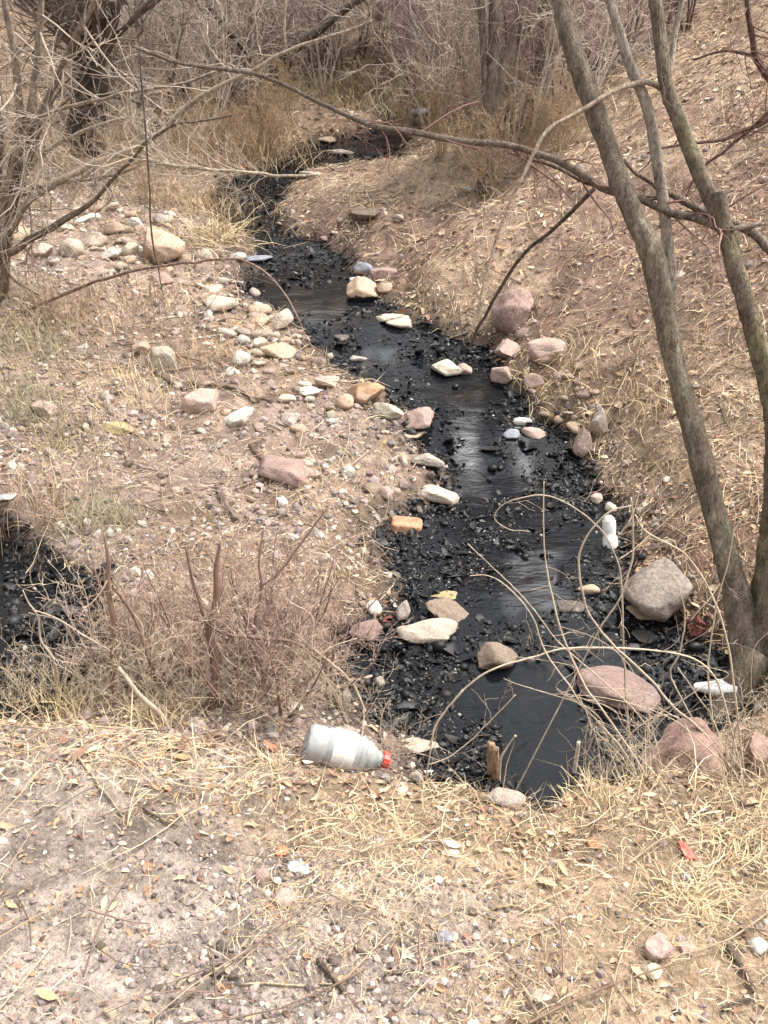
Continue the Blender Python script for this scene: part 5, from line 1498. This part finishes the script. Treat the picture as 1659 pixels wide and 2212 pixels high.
# --- lone sticks lying about
def stick(label, pts, w, colr, lift=.004, name='stick'):
    Q = np.array([hit(*p) for p in pts])
    Q = spline(Q, 12)
    Q[:, 2] = height(Q[:, 0], Q[:, 1]) + w * Q[:, 1].mean() / FOC * .5 + lift
    r = .5 * w * float((Q.mean(0) - CAM) @ FWD) / FOC
    b = Buf(); tube(b, Q, r * np.linspace(1, .6, 12), 7, bark_cols(Q, 7, colr, 0, .2, int(pts[0][0])), .12, int(pts[0][1]))
    tag(b.build(name, M_bark, None, True, Q.mean(0)), label, 'stick')
for a in [
    ('pale bent straw stalk lying on the lowest part of the path', [(520, 2132), (620, 2132), (718, 2130)], 6, (.55, .44, .3)),
    ('short pale stalk pointing down from the bent straw stalk', [(722, 2134), (718, 2165), (708, 2190)], 6, (.55, .44, .3)),
    ('dark half-rotten stick near the slate cobble', [(688, 2080), (715, 2112), (742, 2148)], 15, (.15, .11, .085)),
    ('short dark stick on the stony path', [(440, 2108), (480, 2112), (520, 2116)], 10, (.14, .10, .08)),
    ('forked-looking tan stick on the stony path', [(380, 2140), (400, 2120), (418, 2104)], 10, (.42, .32, .24)),
    ('dark bark strip by the whitish edge stone', [(1572, 2050), (1598, 2095), (1628, 2150)], 18, (.16, .12, .095)),
    ('short dark bark strip below the longer bark strip', [(1560, 2190), (1590, 2172), (1625, 2166)], 12, (.15, .11, .09)),
    ('long thin pale stalk crossing the strawy path', [(1040, 2085), (1120, 2040), (1205, 2004)], 5, (.56, .45, .3)),
    ('pale upright-looking stalk on the path', [(866, 2020), (870, 2060), (862, 2095)], 6, (.58, .5, .38)),
    ('grey stick at the bottom of the path', [(830, 2110), (860, 2106), (890, 2100)], 10, (.2, .155, .12)),
    ('wavy tan twig on the straw of the path', [(1060, 1970), (1105, 1960), (1150, 1972), (1215, 1950)], 6, (.46, .35, .23)),
    ('short brown stick on the straw near the pool notch', [(1284, 1800), (1300, 1770), (1310, 1745)], 11, (.28, .19, .13)),
    ('dark twig on the bank above the sunken mauve rock', [(540, 965), (565, 995), (590, 1015), (610, 1040)], 8, (.16, .115, .09)),
    ('dark twig trailing over the bank by the propped pink slab', [(410, 830), (470, 838), (530, 856), (590, 872)], 9, (.2, .14, .1)),
    ('dark twig below the lone pale buff rock', [(330, 810), (380, 838), (440, 842)], 8, (.16, .12, .1)),
    ('brown stick in leaves at the path edge under the thicket', [(390, 1625), (440, 1612), (500, 1596)], 12, (.27, .16, .11)),
    ('thin long twig lying across the path edge leaves', [(170, 1640), (215, 1700), (265, 1768)], 6, (.5, .39, .26)),
    ('thin dark twig on the leaf litter of the path', [(310, 1750), (350, 1775), (385, 1790)], 7, (.17, .12, .09)),
    ('grey stub of wood poking from the gravel bank', [(470, 1060), (490, 1100), (510, 1130)], 16, (.2, .15, .12)),
    ('bleached twig lying over midstream', [(940, 735), (905, 770), (870, 800), (845, 830)], 7, (.45, .39, .32)),
    ('dark twig bent over midstream pebbles', [(1010, 720), (960, 745), (900, 780)], 6, (.25, .2, .16)),
    ('long straw-coloured stem lying on the leafy slope', [(1250, 905), (1310, 880), (1400, 868)], 6, (.55, .43, .27))]:
    stick(*a)

# ------------------------------------------------------------------ litter
M_clear = simple('cloudy_plastic', (.66, .70, .70), .18, .5, .55, 0, 40, 1.3)
M_white = simple('white_plastic', (.62, .61, .58), .45, .5, 0, .15, 30)
M_cup = simple('white_paper', (.80, .80, .78), .5, .5, 0, .1, 30)
M_foam = simple('foam', (.72, .68, .58), .8, .3, 0, .5, 70)
M_redp = simple('red_plastic', (.55, .075, .055), .4, .5, 0, .2, 40)
M_redr = simple('faded_red_rag', (.15, .055, .045), .8, .2, 0, .5, 60)
M_blue = simple('blue_plastic', (.07, .16, .30), .4, .5, 0, .2, 40)
M_oran = simple('orange_scrap', (.56, .17, .09), .6, .3, 0, .3, 40)

def lathe(prof, seg=32, ripple=None):
    """prof rows (along, radius) about the local X axis."""
    p = np.asarray(prof, float); n = len(p)
    th = np.arange(seg) / seg * 2 * math.pi
    r = p[:, 1][:, None] * np.ones(seg)
    if ripple is not None: r = r * ripple(p[:, 0][:, None], th[None])
    V = np.stack([np.repeat(p[:, :1], seg, 1), r * np.cos(th), r * np.sin(th)], -1).reshape(-1, 3)
    i = np.arange(n - 1)[:, None] * seg; k = np.arange(seg)[None]; k2 = (k + 1) % seg
    return V, np.stack([i + k, i + k2, i + seg + k2, i + seg + k], -1).reshape(-1, 4)

def big_bottle():
    g_ = hit(668, 1650)
    dep = float((g_ - CAM) @ FWD)
    r = 43 * dep / FOC
    d = ray(660, 1603)
    t = (g_[1] + 0.03) / d[1]
    A = CAM + d * t; A[2] = height(A[0], A[1]) + r * 0.93
    B = on_y(838, 1643, A[1] + 0.01)
    ax = Vector(B - A); L = ax.length
    root = empty('plastic_bottle', tuple(A), 'crumpled cloudy plastic bottle with red cap lying on the path lip', 'bottle')
    root.rotation_euler = ax.to_track_quat('X', 'Z').to_euler()
    k = L
    prof = [(.035, .001), (.03, r * .3), (.012, r * .55), (0, r * .72), (.004, r * .88), (.016, r * .98), (.035, r), (.06, r * .985), (.064, r * .95), (.070, r * .90), (.074, r * .99), (.10, r),
            (.104, r * .90), (.110, r * .90), (.114, r * .995), (k * .60, r * .97), (k * .615, r * .86), (k * .635, r * .86), (k * .65, r * .95), (k * .70, r * .88), (k * .715, r * .77), (k * .735, r * .77), (k * .75, r * .82),
            (k * .80, r * .67), (k * .85, r * .48), (k * .885, r * .34), (k * .90, r * .40), (k * .905, r * .40), (k * .91, r * .30), (k * .97, r * .29)]
    rip = lambda a, th: 1 + .045 * noise3(a * 22 + 3, np.cos(th) * 1.5, np.sin(th) * 1.5, 5) + .03 * noise3(a * 60, np.cos(th) * 3, np.sin(th) * 3, 8)
    V, q = lathe(prof, 40, rip)
    b = Buf(); b.add(V, None, q)
    b.build('bottle_body', M_clear, root)
    lab = [(k * .30, r * 1.012), (k * .34, r * 1.012), (k * .43, r * 1.012), (k * .52, r * 1.012), (k * .56, r * 1.005)]
    V, q = lathe(lab, 40, lambda a, th: 1 + .045 * noise3(a * 22 + 3, np.cos(th) * 1.5, np.sin(th) * 1.5, 5) + .02)
    b = Buf(); b.add(V, None, q); b.build('label_band', M_white, root)
    V, q = lathe([(k * .93, .001), (k * .93, r * .40), (k * .935, r * .43), (k * 1.0, r * .43), (k * 1.012, r * .40), (k * 1.012, .001)], 24, lambda a, th: 1 + .03 * np.sign(np.sin(th * 12)))
    b = Buf(); b.add(V, None, q); b.build('cap', M_redp, root, False)
big_bottle()

def white_bottle():
    P = hit(1318, 1196)
    dep = float((P - CAM) @ FWD); s = dep / FOC
    root = empty('white_bottle', tuple(P + np.array([0, 0, .015])), 'white plastic bottle with a pinched waist standing in black pebbles by the slope', 'bottle')
    H = 78 * s
    prof = [(-.01, .001), (0, .9), (.02, 1), (.18, 1.02), (.36, .96), (.42, .84), (.48, .80), (.54, .84), (.68, .92), (.82, .86), (.92, .68), (.98, .42), (1.0, .18), (1.005, .01)]
    V, q = lathe([(a * H, rr * 16.5 * s) for a, rr in prof], 28, lambda a, th: 1 + .05 * noise3(a * 20, np.cos(th) * 1.3, np.sin(th) * 1.3, 15))
    b = Buf(); b.add(V, None, q); b.build('bottle_body', M_white, root)
    V, q = lathe([(.80 * H, 14.4 * s), (.83 * H, 14.7 * s), (.86 * H, 13.6 * s)], 28)
    b = Buf(); b.add(V, None, q); b.build('rim_ring', M_foam, root)
    root.rotation_euler = Vector((-.08, .35, 1)).to_track_quat('X', 'Z').to_euler()
white_bottle()

def torn_cup():
    P = hit(1552, 1500); s = float((P - CAM) @ FWD) / FOC
    root = empty('torn_cup', tuple(on_y(1548, 1486, P[1] - .08)), 'torn white cup lying on its side by the tree foot', 'cup')
    prof = [(-46, 4), (-42, 9), (-12, 16), (20, 22), (38, 25), (40, 26), (41, 25), (34, 22.5), (0, 17)]
    V, q = lathe([(a * s, rr * s) for a, rr in prof], 28, lambda a, th: 1 + .16 * noise3(a * 14, np.cos(th) * 1.3, np.sin(th) * 1.3, 25) - .25 * (np.sin(th) > .5) * (a < 0))
    b = Buf(); b.add(V, None, q); b.build('cup_wall', M_cup, root)
    V, q = lathe([(38 * s, 25.5 * s), (40 * s, 27 * s), (42 * s, 25.5 * s)], 28); b = Buf(); b.add(V, None, q); b.build('rim', M_cup, root)
    root.rotation_euler = Vector((1, -.35, .12)).to_track_quat('X', 'Z').to_euler()
torn_cup()

def scrap(name, label, cat, px, py, w, h, mat, seed, thick=.5, n=12):
    """A crumpled, ragged sheet with a folded relief."""
    P = hit(px, py + h * .3); s = float((P - CAM) @ FWD) / FOC
    u, v = np.meshgrid(np.linspace(-1, 1, n), np.linspace(-1, 1, n))
    rag = 1 + .3 * noise2(np.arctan2(v, u) * 2.5 + seed, u * 0, seed)
    z = .55 * noise2(u * 1.7 + seed, v * 1.7, seed) + .3 * noise2(u * 4.1, v * 4.1 + seed, seed + 1)
    X = u * rag * w / 2 * s * np.sqrt(np.clip(1 - v * v * .4, 0, 1)); Y = v * rag * h / 2 * s * np.sqrt(np.clip(1 - u * u * .4, 0, 1)) * 1.3
    Z = (z + .55) * thick * min(w, h) * s * .5
    V = np.stack([X, Y, Z], -1).reshape(-1, 3)
    V2 = V - np.array([0, 0, .0015 + .05 * min(w, h) * s])
    i = np.arange(n - 1)[:, None] * n; k = np.arange(n - 1)[None]
    q = np.stack([i + k, i + k + 1, i + n + k + 1, i + n + k], -1).reshape(-1, 4)
    rim = list(range(n)) + [n * (j + 1) - 1 for j in range(1, n)] + [n * n - 1 - j for j in range(1, n)] + [n * (n - 1 - j) for j in range(1, n - 1)]
    m = n * n
    qs = [(rim[j], m + rim[j], m + rim[(j + 1) % len(rim)], rim[(j + 1) % len(rim)]) for j in range(len(rim))]
    b = Buf(); b.add(np.concatenate([V, V2]), None, np.concatenate([q, q[:, ::-1] + m, np.array(qs)]))
    o = b.build(name, mat, None, True)
    o.location = P + np.array([0, 0, .002 + .05 * min(w, h) * s])
    nrm = normals(np.array([P[0]]), np.array([P[1]]))[0]
    o.rotation_euler = Vector(nrm).to_track_quat('Z', 'Y').to_euler()
    tag(o, label, cat)
scrap('foam_scrap', 'crumpled whitish foam piece among canes above the flat mauve rock', 'litter', 1314, 1410, 52, 30, M_foam, 3, 1.2)
scrap('red_rag', 'faded red rag lying at the foot of the grey-brown boulder', 'rag', 1504, 1348, 40, 34, M_redr, 17, .9)
scrap('red_rag', 'small dark red rag on the bank by the side inlet', 'rag', 838, 1338, 28, 16, M_redr, 6, .9)
scrap('plastic_scrap', 'red plastic scrap on the straw of the path', 'litter', 1482, 1832, 22, 36, M_redp, 7, .8)
scrap('plastic_scrap', 'orange-red scrap in the straw nearer the pool notch', 'litter', 1284, 1822, 28, 15, M_oran, 8, .6)
scrap('plastic_scrap', 'orange-red scrap in leaves beside the bottle base', 'litter', 580, 1608, 18, 24, M_oran, 9, .8)
scrap('plastic_scrap', 'orange scrap on the dark gravel of the path', 'litter', 608, 1836, 30, 18, M_oran, 10, .7)
scrap('plastic_scrap', 'clear crumpled plastic scrap on the dark gravel', 'litter', 646, 1870, 46, 28, M_clear, 11, .9)
scrap('plastic_scrap', 'blue plastic scrap in the upper stream', 'litter', 728, 350, 36, 16, M_blue, 12, .9)
scrap('plastic_scrap', 'pale plastic scrap beside the topmost water', 'litter', 900, 252, 22, 14, M_white, 13, .9)
scrap('plastic_scrap', 'small white plastic scrap on the gravel by the sunken mauve rock', 'litter', 610, 1080, 34, 16, M_white, 14, .7)
